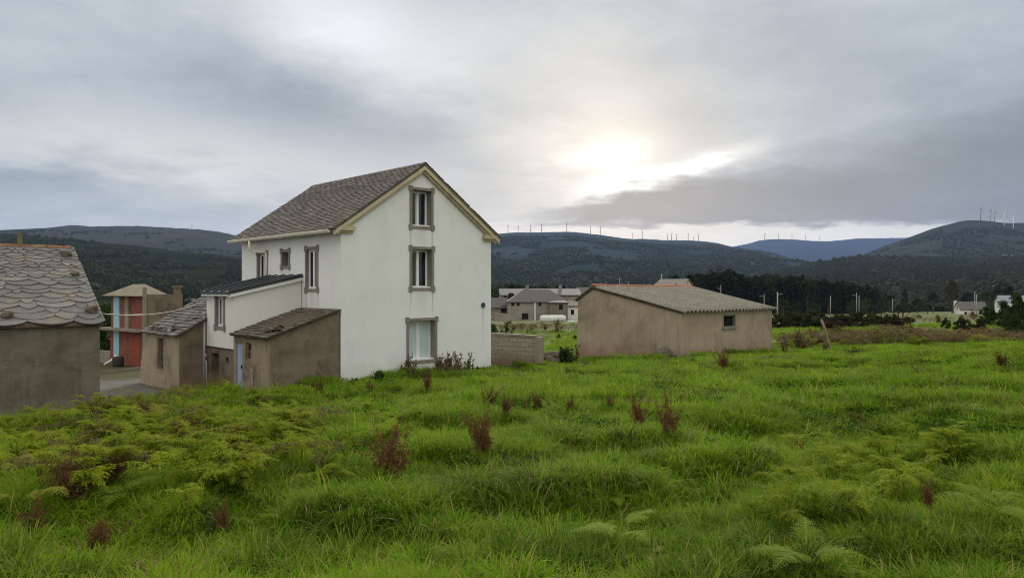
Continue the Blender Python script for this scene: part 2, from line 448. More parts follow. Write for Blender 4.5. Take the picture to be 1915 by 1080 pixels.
# gutter, rafter tails, downpipe on the left side
gm = MB(); zg = ZE - OV * math.tan(th)
prof = [(-OV - .15, zg + .06), (-OV - .15, zg - .0), (-OV - .12, zg - .06), (-OV - .05, zg - .08), (-OV - .02, zg - .03), (-OV - .02, zg + .02)]
gm.prism([(x, .06, z) for x, z in prof], (0, HL + .3, 0))
gm.build('gutter', M_gutter, house)
rf = MB()
for i in range(18):
    y0 = .45 + i * .49
    rf.prism([(-OV + .02, y0, zg - .0), (-.01, y0, ZE - .0), (-.01, y0, ZE - .13), (-OV + .02, y0, zg - .09)], (0, .07, 0))
rf.build('rafter_tails', M_timber, house)
s_d = HF.on_x(500.5, 480)[0]; s_g = HF.on_x(486, 440)[0]
dm = MB()
dm.tube([(-OV - .09, s_g, zg - .06), (-OV - .09, s_g, zg - .42), (-OV + .02, s_g - .12, zg - .52), (-.08, s_d + .12, zg - .56), (-.07, s_d, zg - .62), (-.07, s_d, HF.on_x(500, 535)[1])],
        [.065, .065, .055, .05, .05, .05], 10)
dm.build('downpipe', M_gutter, house, True)
ov = MB(); sv, zv = HF.on_y(903, 570)
ov.tube([(sv, .0, zv), (sv, -.05, zv)], .11, 18); ov.tube([(sv, -.045, zv), (sv, -.075, zv)], .07, 14)
ov.build('wall_vent', plain('dark_vent_metal', (.06, .062, .065), None, 8, .45, .5, .1), house)

# ------------------------------------------------------------------ white annex against the left wall
A0, A1, AU = 3.05, 5.68, -2.8
ZAo, ZAi = -.17 - HZ, .46 - HZ                     # roof underside at outer wall / at the house
ZB = -2.28 - HZ
annex = thing('lean_to_annex', 'white lean-to annex with black sheet roof, brown lower storey', 'annex', HF.world(AU, A0, 0), HA)
AF = Frame(*HF.world(AU, A0, 0), HA)
W2, D2 = -AU, A1 - A0
am = MB()
yw0 = AF.on_x(421, 580)[0]; yw1 = AF.on_x(402.5, 580)[0]
zt = AF.on_x(412, 549)[1]; zb = AF.on_x(412, 616)[1]
hole = window(annex, Pl, yw0, yw1, zb, zt, w=.12, depth=.13)
am.holes([(0, ZB), (D2, ZB), (D2, ZAo), (0, ZAo)], [hole], lambda s, z: (0, s, z))
am.add([(0, 0, ZB), (W2 - .02, 0, ZB), (W2 - .02, 0, ZAi), (0, 0, ZAo)], [(0, 1, 2, 3)])
am.add([(0, D2, ZB), (W2 - .02, D2, ZB), (W2 - .02, D2, ZAi), (0, D2, ZAo)], [(0, 1, 2, 3)])
am.build('wall', M_white, annex)
lm = MB()
dy0 = AF.on_x(407.5, 690)[0]; dy1 = AF.on_x(394, 690)[0]; dz1 = AF.on_x(400, 660)[1]
hy0 = AF.on_x(426, 675)[0]; hy1 = AF.on_x(420.5, 675)[0]; hz0 = AF.on_x(423, 679)[1]; hz1 = AF.on_x(423, 668)[1]
lm.holes([(0, -.6), (D2, -.6), (D2, ZB - .002), (0, ZB - .002)], [[(dy0, -.55), (dy1, -.55), (dy1, dz1), (dy0, dz1)], [(hy0, hz0), (hy1, hz0), (hy1, hz1), (hy0, hz1)]], lambda s, z: (.03, s, z))
lm.add([(.03, 0, -.6), (W2, 0, -.6), (W2, 0, ZB - .002), (.03, 0, ZB - .002)], [(0, 1, 2, 3)])
lm.add([(.03, D2, -.6), (W2, D2, -.6), (W2, D2, ZB - .002), (.03, D2, ZB - .002)], [(0, 1, 2, 3)])
lm.add([(-.02, -.002, ZB - .03), (-.02, D2, ZB - .03), (.03, D2, ZB - .03), (.03, -.002, ZB - .03)], [(0, 1, 2, 3)])
for (p, q) in (((dy0, -.55), (dy0, dz1)), ((dy0, dz1), (dy1, dz1)), ((dy1, dz1), (dy1, -.55)), ((hy0, hz0), (hy0, hz1)), ((hy0, hz1), (hy1, hz1)), ((hy1, hz1), (hy1, hz0)), ((hy1, hz0), (hy0, hz0))):
    lm.add([(.03, p[0], p[1]), (.03, q[0], q[1]), (.4, q[0], q[1]), (.4, p[0], p[1])], [(0, 1, 2, 3)])
lm.build('lower_wall', M_brownwall, annex)
dd = MB(); dd.box(.40, .46, dy0 - .02, dy1 + .02, -.55, dz1 + .02); dd.box(.37, .40, dy0 + .1, dy0 + .16, -.5, dz1 - .05); dd.build('door', M_timber, annex)
vd = MB(); vd.box(.39, .43, hy0 - .02, hy1 + .02, hz0 - .02, hz1 + .02); vd.build('vent_hole', M_dark, annex)
rm = MB(); sl_a = (ZAi - ZAo) / W2
zr = lambda x: ZAo + .02 + x * sl_a
rm.prism([(-.22, -.14, zr(-.22)), (W2 - .01, -.14, zr(W2)), (W2 - .01, D2 + .12, zr(W2)), (-.22, D2 + .12, zr(-.22))], (0, 0, .09))
ar = rm.build('roof', M_metalroof, annex)
cs = MB()
for y0 in (-.12, .62, 1.36, 2.1, 2.68):
    cs.prism([(-.23, y0, zr(-.23) + .091), (W2 - .05, y0, zr(W2) + .091), (W2 - .05, y0 + .07, zr(W2) + .091), (-.23, y0 + .07, zr(-.23) + .091)], (0, 0, .05))
cs.build('seam', M_metalroof, ar)
cs = MB()
for y0 in (.10, .82, 1.56, 2.3):
    cs.prism([(-.2, y0, zr(-.2) + .092), (W2 - .1, y0, zr(W2) + .092), (W2 - .1, y0 + .22, zr(W2) + .092), (-.2, y0 + .22, zr(-.2) + .092)], (0, 0, .012))
cs.build('pale_panel', M_capstrip, ar)
fm = MB(); fm.box(-.19, -.004, -.12, D2 + .1, ZAo - .10, ZAo - .02); fm.prism([(-.19, -.125, zr(-.19) - .006), (W2 - .03, -.125, zr(W2) - .006), (W2 - .03, -.125, zr(W2) - .14), (-.19, -.125, zr(-.19) - .12)], (0, .12, 0))
fm.build('fascia', M_white, annex)
dp = MB(); dp.tube([(-.07, D2 + .06, ZAo - .85), (-.07, D2 + .06, -.2)], .05, 10)
dp.tube([(-.07, D2 - .13, 1.35), (-.07, D2 - .13, 1.25), (-.06, D2 + .02, 1.15), (-.06, D2 - .13, 1.0), (-.06, D2 - .13, -.2)], .035, 8)
dp.box(-.14, .0, D2 - .02, D2 + .14, ZAo - .86, ZAo - .76)
dp.build('downpipe', M_pipe, annex, True)

# ------------------------------------------------------------------ brown lean-to shed with the blue door
LF = Frame(*HF.world(AU, .0, 0), HA); D3 = A0 - .004
shed = thing('lean_to_shed', 'brown lean-to shed with blue door and sagging slate roof against white house', 'shed', LF.o, HA)
ZLo, ZLi = -1.70 - HZ, -.80 - HZ
sy0 = LF.on_x(453, 680)[0]; sy1 = LF.on_x(441, 680)[0]; sz1 = LF.on_x(447, 641)[1]
ty0 = LF.on_x(470, 658)[0]; ty1 = LF.on_x(459, 658)[0]; tz0 = LF.on_x(465, 674)[1]; tz1 = LF.on_x(465, 640)[1]
sm = MB()
sm.holes([(0.02, -.6), (D3, -.6), (D3, ZLo), (0.02, ZLo)], [[(sy0, -.5), (sy1, -.5), (sy1, sz1), (sy0, sz1)], [(ty0, tz0), (ty1, tz0), (ty1, tz1), (ty0, tz1)]], lambda s, z: (0, s, z))
for (p, q) in (((sy0, -.5), (sy0, sz1)), ((sy0, sz1), (sy1, sz1)), ((sy1, sz1), (sy1, -.5)), ((ty0, tz0), (ty0, tz1)), ((ty0, tz1), (ty1, tz1)), ((ty1, tz1), (ty1, tz0)), ((ty1, tz0), (ty0, tz0))):
    sm.add([(0, p[0], p[1]), (0, q[0], q[1]), (.22, q[0], q[1]), (.22, p[0], p[1])], [(0, 1, 2, 3)])
sm.build('wall', M_tanwall, shed)
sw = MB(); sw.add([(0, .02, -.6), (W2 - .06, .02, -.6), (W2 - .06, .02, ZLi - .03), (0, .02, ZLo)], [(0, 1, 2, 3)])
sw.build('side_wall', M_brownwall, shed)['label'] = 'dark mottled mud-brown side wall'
dm = MB(); dm.box(.05, .09, sy0 + .05, sy1 - .05, -.5, sz1 - .06)
for k in range(1, 4): q = sy0 + .05 + (sy1 - sy0 - .1) * k / 4; dm.box(.044, .05, q - .006, q + .006, -.48, sz1 - .08)
door = dm.build('door', M_door, shed)
hn = MB(); hn.box(.0, .05, sy0 + .09, sy0 + .13, 1.0, 1.12); hn.build('handle', M_dark, door)
df = MB(); bars(df, Pl, sy0 + .002, sy1 - .002, -.5, sz1 - .002, .05, .03, .11); df.build('door_frame', M_pipe, shed)
lt = MB(); lt.box(-.03, .05, sy0 - .12, sy1 + .1, sz1 + .03, sz1 + .12); lt.build('lintel', M_conc, shed)
bw = MB(); bars(bw, Pl, ty0 + .002, ty1 - .002, tz0 + .002, tz1 - .002, .06, .06, .12)
mz = (tz0 + tz1) / 2; pbox(bw, Pl, ty0 + .06, ty1 - .06, .07, .11, mz - .02, mz + .02); tm = (ty0 + ty1) / 2; pbox(bw, Pl, tm - .02, tm + .02, .068, .108, tz0 + .06, mz - .022)
bo = bw.build('window', M_tanwall, shed)
bp = MB(); bp.box(.21, .23, ty0 - .02, ty1 + .02, tz0 - .02, tz1 + .02); bp.build('pane', M_dark, bo)
pp = MB(); q0 = LF.on_x(474, 680)[0]; pp.tube([(-.05, q0 + .1, 1.05), (-.05, q0, 1.0), (-.05, q0, .7), (-.05, q0 - .04, -.3)], .025, 6); pp.build('pipe', M_pipe, shed)
rl = MB(); sl_s = (ZLi - ZLo) / W2; an = math.atan(sl_s)
rl.prism([(-.16, -.10, ZLo - .16 * sl_s), (W2 - .05, -.10, ZLi - .01), (W2 - .05, D3 - .02, ZLi - .01), (-.16, D3 - .02, ZLo - .16 * sl_s)], (0, 0, .06))
lr_ = rl.build('roof', M_timber, shed)
rl = MB(); slates(rl, (-.2, -.14, ZLo + .055 - .2 * sl_s), (0, 1, 0), (math.cos(an), 0, math.sin(an)), D3 + .1, (W2 + .12) / math.cos(an), .42, .24, .022, .2)
for v in range(len(rl.v)):     # the old roof sags a little between its walls
    x, yy, z = rl.v[v]; rl.v[v] = (x, yy, z - .06 * math.sin(PI * min(max(x / W2, 0), 1)) * math.sin(PI * min(max(yy / D3, 0), 1)))
rl.build('slates', M_slate_dark, lr_)

# heap of broken slates lying on that roof, and stones holding other roofs down
def rock(bmseed, r, sx=1, sy=1, sz=.7):
    g = np.random.RandomState(bmseed); bm = bmesh.new(); bmesh.ops.create_icosphere(bm, subdivisions=3, radius=r)
    ph = g.rand(9) * 6
    for v in bm.verts:
        d = v.co.normalized()
        k = 1 + .22 * math.sin(d.x * 3 + ph[0]) * math.sin(d.y * 3.3 + ph[1]) + .15 * math.sin(d.z * 5 + ph[2] + d.x * 4) + .06 * math.sin(d.x * 11 + ph[3]) * math.sin(d.y * 10 + ph[4] + d.z * 9)
        v.co = d * r * k; v.co.x *= sx; v.co.y *= sy; v.co.z *= sz
    me = bpy.data.meshes.new('rock'); bm.to_mesh(me); bm.free(); me.materials.append(M_stone)
    for p in me.polygons: p.use_smooth = True
    return me
def rock_thing(name, label, cat, loc, r, seed, sx=1, sy=1, sz=.7, group=None):
    o = bpy.data.objects.new(name, rock(seed, r, sx, sy, sz)); COL.objects.link(o); o.location = loc
    o.rotation_euler = (0, 0, seed * 1.3); return tag(o, label, cat, group)
hp = MB()
for k in range(34):
    c = Vector((rnd.gauss(.42, .16), rnd.gauss(.62, .3), 0)); c.z = ZLo + .05 + c.x * sl_s + abs(rnd.gauss(.05, .05))
    e = Vector((rnd.uniform(-1, 1), rnd.uniform(-1, 1), rnd.uniform(-.4, .4))).normalized() * rnd.uniform(.06, .15); q = e.cross(Vector((rnd.uniform(-.3, .3), rnd.uniform(-.3, .3), 1))).normalized() * rnd.uniform(.05, .12)
    hp.prism([c - e - q, c + e - q * .7, c + e * .8 + q, c - e * .6 + q], (0, 0, .025))
o = hp.build('slate_rubble', M_slate_dark, None); o.location = LF.o; o.rotation_euler = (0, 0, HA)
tag(o, 'heap of broken slates lying on the lean-to shed roof above its door', 'rubble')

# ================================================================== TAN OUTHOUSE beside the downpipe
OX, OY = HF.world(AU - 1.05, A1 + .06, 0).xy
OF = Frame(OX, OY, HZ, HA)
out = thing('outhouse', 'small tan outhouse with narrow slot window and crumbling slate roof', 'outhouse', OF.o, HA)
LO = 4.05; ZOe = -1.83 - HZ; so_ = .56; UO = 3.4
ny0 = OF.on_x(305, 660)[0]; ny1 = OF.on_x(294.5, 660)[0]; nz0 = OF.on_x(300, 691)[1]; nz1 = OF.on_x(300, 632)[1]
om = MB()
om.holes([(0, -.8), (LO + .75, -.8), (LO + .68, .5), (LO + .45, 1.2), (LO + .05, 1.8), (LO, ZOe), (0, ZOe)], [[(ny0, nz0), (ny1, nz0), (ny1, nz1), (ny0, nz1)]], lambda s, z: (0, s, z))
for (p, q) in (((ny0, nz0), (ny0, nz1)), ((ny0, nz1), (ny1, nz1)), ((ny1, nz1), (ny1, nz0)), ((ny1, nz0), (ny0, nz0))):
    om.add([(0, p[0], p[1]), (0, q[0], q[1]), (.25, q[0], q[1]), (.25, p[0], p[1])], [(0, 1, 2, 3)])
om.add([(0, LO, -.8), (UO, LO, -.8), (UO, LO, ZOe + UO * so_), (0, LO, ZOe)], [(0, 1, 2, 3)])
om.add([(0, LO + .75, -.8), (.35, LO + .6, -.8), (.35, LO + .4, .6), (.35, LO, 1.6), (0, LO + .05, 1.8), (0, LO + .45, 1.2), (0, LO + .68, .5)], [(0, 1, 2, 6), (2, 3, 4, 5, 6)])
om.build('wall', M_tanwall, out)
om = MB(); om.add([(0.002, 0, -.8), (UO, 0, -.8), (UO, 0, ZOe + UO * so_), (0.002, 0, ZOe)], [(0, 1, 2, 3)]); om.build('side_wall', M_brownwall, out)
sb = MB(); sb.box(.24, .28, ny0 - .02, ny1 + .02, nz0 - .02, nz1 + .02); swn = sb.build('window', M_dark, out)
sb = MB()
for k in range(4): z = nz0 + (nz1 - nz0) * (k + .5) / 4; sb.box(.12, .15, ny0, ny1, z - .03, z + .03)
sb.box(.155, .18, (ny0 + ny1) / 2 - .02, (ny0 + ny1) / 2 + .02, nz0, nz1); sb.build('bars', M_timber, swn)
an = math.atan(so_); rm = MB()
rm.prism([(-.12, -.1, ZOe - .12 * so_), (UO, -.1, ZOe + UO * so_), (UO, LO + .1, ZOe + UO * so_), (-.12, LO + .1, ZOe - .12 * so_)], (0, 0, .06))
orf = rm.build('roof', M_timber, out); rm = MB()
slates(rm, (-.18, -.13, ZOe + .055 - .18 * so_), (0, 1, 0), (math.cos(an), 0, math.sin(an)), LO + .3, UO / math.cos(an), .44, .22, .03, .28, skip=.03)
for k in range(26):
    c = Vector((rnd.uniform(-.05, .25), rnd.uniform(.8, LO - .1), 0)); c.z = ZOe + .1 + c.x * so_ + rnd.uniform(0, .07)
    e = Vector((rnd.uniform(-1, 1), rnd.uniform(-1, 1), rnd.uniform(-.4, .4))).normalized() * rnd.uniform(.08, .18); q = e.cross(Vector((rnd.uniform(-.5, .2), 0, 1))).normalized() * rnd.uniform(.06, .13)
    rm.prism([c - e - q, c + e - q * .7, c + e * .8 + q, c - e * .6 + q], (0, 0, .03))
rm.build('slates', slate('outhouse_slate', (.17, .155, .14), (.10, .09, .085), (.25, .23, .21), (.2, .17, .12), .4), orf)

# ================================================================== RED BRICK TOWER
m_brick, t, b = new_mat('red_hollow_brick'); o_ = co(t)
br = t.node('ShaderNodeTexBrick'); br.inputs['Scale'].default_value = 1.0
br.inputs['Brick Width'].default_value = .33; br.inputs['Row Height'].default_value = .19; br.inputs['Mortar Size'].default_value = .012
for i, c in ((1, (.27, .062, .038)), (2, (.19, .045, .03)), (3, (.17, .10, .075))): br.inputs[i].default_value = (*c, 1)
sx = t.node('ShaderNodeSeparateXYZ'); t.l.new(o_, sx.inputs[0])
t.put(br.inputs['Vector'], t.comb(t.add(sx.outputs[0], sx.outputs[1]), sx.outputs[2], 0.0))
cc = t.mix(t.mul(t.smooth(.45, .7, t.noise(o_, 1.3, 6, .65)), .45), br.outputs[0], (.22, .11, .085))
t.put(b.inputs['Base Color'], cc); b.inputs['Roughness'].default_value = .9; bump(t, b, br.outputs[1], -.4, .02)
m_brickdark = m_brick.copy(); m_brickdark.name = 'darker_red_brick'
TC = at(270, 540, 42.0); TA = math.atan2(.79, .62) - PI / 2 + PI / 2
TA = math.atan2(.79, .62)
TZ = -4.45
TF = Frame(TC.x, TC.y, TZ, TA)
tower = thing('brick_tower', 'red brick two-storey tower with pale hipped roof and blue doors', 'tower', TF.o, TA)
TL, TW = 4.35, 1.35; Z1 = -2.35 - TZ; Z2 = -.42 - TZ
pp = MB()
dA0 = TF.on_x(221, 590)[0]; dA1 = TF.on_x(212, 590)[0]; cA0 = TF.on_x(240, 590)[0]; cA1 = TF.on_x(233, 590)[0]
tm = MB(); tm.box(.06, TW, .05, TL, -.4, Z1 - .07); tm.box(.12, TW, .05, TL, Z1 + .07, Z2)
tm.build('wall', m_brick, tower)
tm = MB()
for y0, y1, x0, z0, z1 in ((-.06, .14, -.04, -.3, Z2 + .5), (cA0, cA1, .0, Z1 + .071, Z2 - .003)):
    tm = MB(); tm.box(x0, .12 if y0 < 0 else .4, y0, y1, z0, z1); tm.build('post', M_conc, tower)
tm = MB(); tm.box(-.42, TW + .1, .15, TL + .45, Z1 - .07, Z1 + .07); tm.build('floor_slab', M_conc, tower)
m_blue = plain('light_blue_paint', (.34, .58, .70), (.28, .50, .62), 3, .6, .3, .15)
for z0, z1 in ((-.1, Z1 - .075), (Z1 + .075, Z2 - .05)):
    q = MB(); q.box(.03, .119, dA0, dA1 + .05, z0, z1); q.box(.02, .03, (dA0 + dA1) / 2 - .01, (dA0 + dA1) / 2 + .03, z0 + .05, z1 - .05); q.build('door', m_blue, tower)
q = MB(); q.box(.035, .06, .7, 1.55, -.3, Z1 - .4); q.build('bricked_doorway', stucco('bright_red_brick_infill', (.34, .085, .045), (.26, .065, .035), (.18, .09, .065), .5, 3, .9, False), tower)
rm = MB(); e = .32; zr_ = Z2 + .02
P = [(-e, -e + .6, zr_), (TW + e, -e + .6, zr_), (TW + e, TL + e, zr_), (-e, TL + e, zr_), (TW / 2, 1.3, zr_ + .68), (TW / 2, TL - 1.6, zr_ + .68)]
rm.add(P, [(0, 1, 4), (1, 2, 5, 4), (2, 3, 5), (3, 0, 4, 5), (3, 2, 1, 0)]); rm.build('roof', stucco('pale_tan_roof_sheet', (.27, .235, .18), (.22, .19, .145), (.16, .135, .10), .4, 1.2, .8, False, None, .2), tower)
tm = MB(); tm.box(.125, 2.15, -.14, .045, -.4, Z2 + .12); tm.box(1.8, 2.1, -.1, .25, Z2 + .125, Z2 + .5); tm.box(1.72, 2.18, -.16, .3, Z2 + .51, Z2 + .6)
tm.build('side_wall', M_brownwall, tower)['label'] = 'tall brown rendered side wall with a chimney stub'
# barrel and fallen pipe at its foot, low wall beyond
p = hit(221, 685, 36, 44); bm = MB()
bm.tube([(0, 0, 0), (0, 0, .1), (0, 0, .28), (0, 0, .46), (0, 0, .56), (0, 0, .57), (0, 0, .5)], [.26, .29, .31, .30, .29, .25, .24], 18)
o = bm.build('barrel', plain('dark_barrel', (.03, .027, .024), (.05, .045, .04), 5, .7, .3, .2), None, True); o.location = p; tag(o, 'dark open barrel standing at the foot of the brick tower', 'barrel')
p = hit(206, 684, 36, 44); bm = MB(); bm.tube([(-.35, 0, .08), (.0, .1, .3), (.3, .15, .62)], .06, 10)
o = bm.build('loose_pipe', M_pvc, None, True); o.location = p; tag(o, 'short white pipe leaning beside the dark barrel', 'pipe')

# ================================================================== SLATE BARN at the left edge
BA = math.radians(40); BP = at(186.5, 606, 19.2); BZ = -4.1
BF = Frame(BP.x, BP.y, BZ, BA)
barn = thing('slate_barn', 'grey rendered barn with scalloped slate roof and orange ridge tiles', 'barn', BF.o, BA)
BL = 9.0; ZBe = -.92 - BZ; BD = 8.2; rise = 2.06; run = 4.15; an = math.atan2(rise, run)
wm = MB(); wm.box(-BL, 0, 0, BD, -.3, ZBe)
wm.add([(0, 0, ZBe), (0, BD, ZBe), (0, run, ZBe + rise)], [(0, 1, 2)])
wm.build('wall', M_barnwall, barn)
rm = MB()
rm.prism([(-BL, -.1, ZBe - .02), (.06, -.1, ZBe - .02), (.06, run, ZBe + rise), (-BL, run, ZBe + rise)], (0, 0, .07))
rm.prism([(-BL, BD + .1, ZBe - .02), (.06, BD + .1, ZBe - .02), (.06, run, ZBe + rise), (-BL, run, ZBe + rise)], (0, 0, .07))
brf = rm.build('roof', M_timber, barn); rm = MB()
slates(rm, (-BL, -.16, ZBe - .02 + .06), (1, 0, 0), (0, math.cos(an), math.sin(an)), BL + .12, math.hypot(run, rise) + .15, .34, .165, .015, .34, True, .8, rng=random.Random(3))
rm.build('slates', M_slate_grey, brf)
rm = MB(); x = -BL
while x < -.1:
    l = .42; pts = []
    for k in range(7):
        a = PI * k / 6; pts.append((x, run + .15 * math.cos(a), ZBe + rise + .04 + .11 * math.sin(a)))
    rm.prism(pts, (min(l, -x) - .012 + .05, 0, 0)); x += l
rm.build('ridge_tiles', stucco('orange_ridge_tile', (.25, .11, .05), (.19, .085, .04), (.24, .19, .09), .8, 3.5, .85, False), brf)
pm = MB(); pm.box(-.06, .06, -.06, .06, 0, .24); pm.box(-.04, .04, -.04, .04, .24, .38)
px_, _ = BF.on_y(37, 470, run); o = pm.build('finial', stucco('mossy_post', (.20, .17, .08), (.15, .12, .06), None, 0, 8), barn); o.location = (px_, run, ZBe + rise + .1)
for (px, py, r, lab) in ((124, 483, .20, 'lichened stone near the top right of the barn roof'), (141, 521, .15, 'yellowed stone on the middle of the barn roof edge'),
                         (171, 588, .20, 'brown stone on the barn roof corner above the yard'), (15, 598, .19, 'round dark stone on the barn eave at the left edge')):
    o_, d_ = BF.ray(px, py)     # meets the sloping roof plane
    n_ = Vector((0, -math.sin(an), math.cos(an))); q0 = Vector((0, -.1, ZBe)); k = (q0 - o_).dot(n_) / d_.dot(n_)
    w = BF.world(*(o_ + d_ * k)); rock_thing('roof_stone', lab, 'stone', w + Vector((0, 0, .1)), r * .8, int(px) + 3, 1, .9, .85)

# cables strung from the barn to the other buildings
def cable(name, a, b, sag, r, label):
    a = Vector(a); b = Vector(b); pts = []
    for i in range(25):
        q = i / 24; p = a.lerp(b, q); p.z -= sag * 4 * q * (1 - q); pts.append(p)
    m_ = MB(); m_.tube(pts, r, 6); o = m_.build(name, M_cable, None, True); return tag(o, label, 'cable')
ca = at(189, 586, 19.4)
cable('cable', ca, at(400, 553, 31.2), .30, .016, 'pale cable sagging from the barn eave to the white annex')
cable('cable', ca + Vector((0, .05, -.02)), at(268, 586.5, 41.8), .03, .014, 'straight cable from the barn eave to the brick tower')

# ================================================================== CORRUGATED-ROOF SHED on the right
SF = Frame(*at(1275.5, 583, 38.0).xy, -4.6, HA)
SL_, SW_ = 9.27, 7.07
m_shed = stucco('pinkish_shed_render', (.40, .325, .245), (.345, .275, .20), (.19, .145, .11), .65, .9, .95, True, None, .6, ((.26, .12, .085), 1.75, .6))
big = thing('corrugated_roof_shed', 'long tan shed with grey corrugated roof and orange ridge tiles', 'shed', SF.o, HA)
ZSe = -1.17 + 4.6; ZSr = .10 + 4.6; yr = 5.9; ZSb = -.60 + 4.6
w0, w1 = SF.on_y(1351.5, 600)[0], SF.on_y(1375.5, 600)[0]; wz0, wz1 = SF.on_y(1364, 612)[1], SF.on_y(1364, 587.5)[1]
wm = MB()
hole = [(w0 + .08, wz0 + .08), (w1 - .08, wz0 + .08), (w1 - .08, wz1 - .08), (w0 + .08, wz1 - .08)]
wm.holes([(0, -.5), (SL_, -.5), (SL_, ZSe), (0, ZSe)], [hole], lambda s, z: (s, 0, z))
wm.add([(0, 0, -.5), (0, SW_, -.5), (0, SW_, ZSb), (0, yr, ZSr), (0, 0, ZSe)], [(0, 1, 2, 3, 4)])
wm.add([(SL_, 0, -.5), (SL_, SW_, -.5), (SL_, SW_, ZSb), (SL_, yr, ZSr), (SL_, 0, ZSe)], [(0, 1, 2, 3, 4)])
wm.add([(0, SW_, -.5), (SL_, SW_, -.5), (SL_, SW_, ZSb), (0, SW_, ZSb)], [(0, 1, 2, 3)])
wm.build('wall', m_shed, big)
wn = MB(); bars(wn, Pg, w0, w1, wz0, wz1, .08, -.02, .16); wn.box(w0 - .05, w1 + .05, -.07, -.022, wz0 - .09, wz0 + .02)
wo = wn.build('window', stucco('greenish_concrete_frame', (.23, .23, .18), (.17, .18, .14), (.10, .11, .08), .5, 3, .95, True), big)
wn = MB(); wn.box(w0 + .07, w1 - .07, .15, .17, wz0 + .07, wz1 - .07); wn.build('pane', M_dark, wo)
def corrugated(y0, z0, y1, z1, n_u=340):
    m_ = MB(); per = .36; us = np.linspace(-.16, SL_ + .16, n_u); vs = []; rows = 9
    dv = Vector((0, y1 - y0, z1 - z0)); nn = Vector((0, -dv.z, dv.y)).normalized() * (1 if dv.y > 0 else -1)
    for r in range(rows):
        q = r / (rows - 1)
        for u in us:
            sag = -.05 * math.sin(PI * (u + .2) / (SL_ + .4)) * (q if y0 < y1 else 1 - q) ** 1
            p = Vector((u, y0, z0)) + dv * q + nn * (.062 * math.sin(2 * PI * u / per) + .03); p.z += sag + .012 * math.sin(u * 1.7 + q * 5); vs.append(p)
    n = len(us); vs2 = [p - nn * .012 for p in vs]; N = len(vs)
    fs = []
    for r in range(rows - 1):
        for i in range(n - 1):
            a = r * n + i; fs.append((a, a + 1, a + n + 1, a + n)); fs.append((N + a, N + a + n, N + a + n + 1, N + a + 1))
    for i in range(n - 1): fs.append((i, N + i, N + i + 1, i + 1)); a = (rows - 1) * n + i; fs.append((a, a + 1, N + a + 1, N + a))
    for r in range(rows - 1):
        a = r * n; fs.append((a, a + n, N + a + n, N + a)); a = r * n + n - 1; fs.append((a, N + a, N + a + n, a + n))
    m_.add(vs + vs2, fs); return m_
m_fc = stucco('lichened_fibre_cement', (.225, .215, .18), (.17, .165, .135), (.31, .295, .235), .55, 3.2, .95, False, (.10, .095, .08), .5)
k = (ZSr - ZSe) / yr
rfm = corrugated(-.28, ZSe - .28 * k + .05, yr + .02, ZSr + .06)
ro = rfm.build('roof', m_fc, big, True)
corrugated(SW_ + .2, ZSb - .2 * (ZSr - ZSb) / (SW_ - yr) + .05, yr - .02, ZSr + .06).build('back_roof', m_fc, big, True)
rm = MB(); u = -.14
while u < SL_ + .1:
    sag = -.05 * math.sin(PI * (u + .2) / (SL_ + .4)); pts = []
    for j in range(7):
        a = PI * j / 6; pts.append((u, yr + .15 * math.cos(a), ZSr + .09 + sag + .10 * math.sin(a)))
    rm.prism(pts, (.40, 0, 0)); u += .41
rm.build('ridge_tiles', stucco('red_orange_ridge_tile', (.40, .115, .05), (.31, .085, .04), (.34, .20, .08), .6, 1.4, .85, False), ro)
rm = MB(); rm.prism([(-.06, -.05, ZSe + .0), (-.06, yr, ZSr + .0), (-.06, yr, ZSr - .13), (-.06, -.05, ZSe - .10)], (.055, 0, 0)); rm.prism([(-.06, yr + .002, ZSr), (-.06, SW_ + .1, ZSb - .03), (-.06, SW_ + .1, ZSb - .14), (-.06, yr + .002, ZSr - .13)], (.055, 0, 0))
rm.build('verge_board', M_timber, big)

# ================================================================== BLOCK WALL and rubble between house and shed
m_block, t, b = new_mat('old_block_wall'); o_ = co(t)
br = t.node('ShaderNodeTexBrick'); br.inputs['Brick Width'].default_value = .42; br.inputs['Row Height'].default_value = .21; br.inputs['Mortar Size'].default_value = .014; br.inputs['Scale'].default_value = 1
for i, c in ((1, (.30, .265, .21)), (2, (.245, .21, .165)), (3, (.16, .135, .105))): br.inputs[i].default_value = (*c, 1)
sx = t.node('ShaderNodeSeparateXYZ'); t.l.new(o_, sx.inputs[0]); t.put(br.inputs['Vector'], t.comb(t.add(sx.outputs[0], t.mul(sx.outputs[1], .9)), sx.outputs[2], 0.0))
n1 = t.noise(o_, 1.4, 7, .65)
c = t.mix(t.smooth(.75, .25, t.add(t.mul(sx.outputs[2], .55), t.mul(t.sub(n1, .5), .9))), br.outputs[0], (.17, .115, .075))
c = t.mix(t.mul(t.smooth(.55, .7, n1), .6), c, (.10, .085, .06))
t.put(b.inputs['Base Color'], c); b.inputs['Roughness'].default_value = .95; bump(t, b, t.add(br.outputs[1], t.mul(t.noise(o_, 14, 5, .6), -.8)), -.6, .03)
a_, b_ = at(905, 624, 36.5), at(1002, 629.5, 35.0); dv = b_ - a_
wl = thing('block_wall', 'low weathered concrete block wall beside the white house', 'wall', (a_.x, a_.y, -4.2), math.atan2(dv.y, dv.x))
L = dv.xy.length; wm = MB(); wm.prism([(0, 0, -.3), (L, 0, -.3), (L, 0, b_.z + 4.2), (0, 0, a_.z + 4.2)], (0, .22, 0)); wm.build('wall_face', m_block, wl)
wm = MB(); wm.prism([(-.02, -.05, a_.z + 4.202), (L + .0, -.05, b_.z + 4.202), (L, -.05, b_.z + 4.27), (-.02, -.05, a_.z + 4.28)], (0, .32, 0)); wm.build('coping', M_conc, wl)
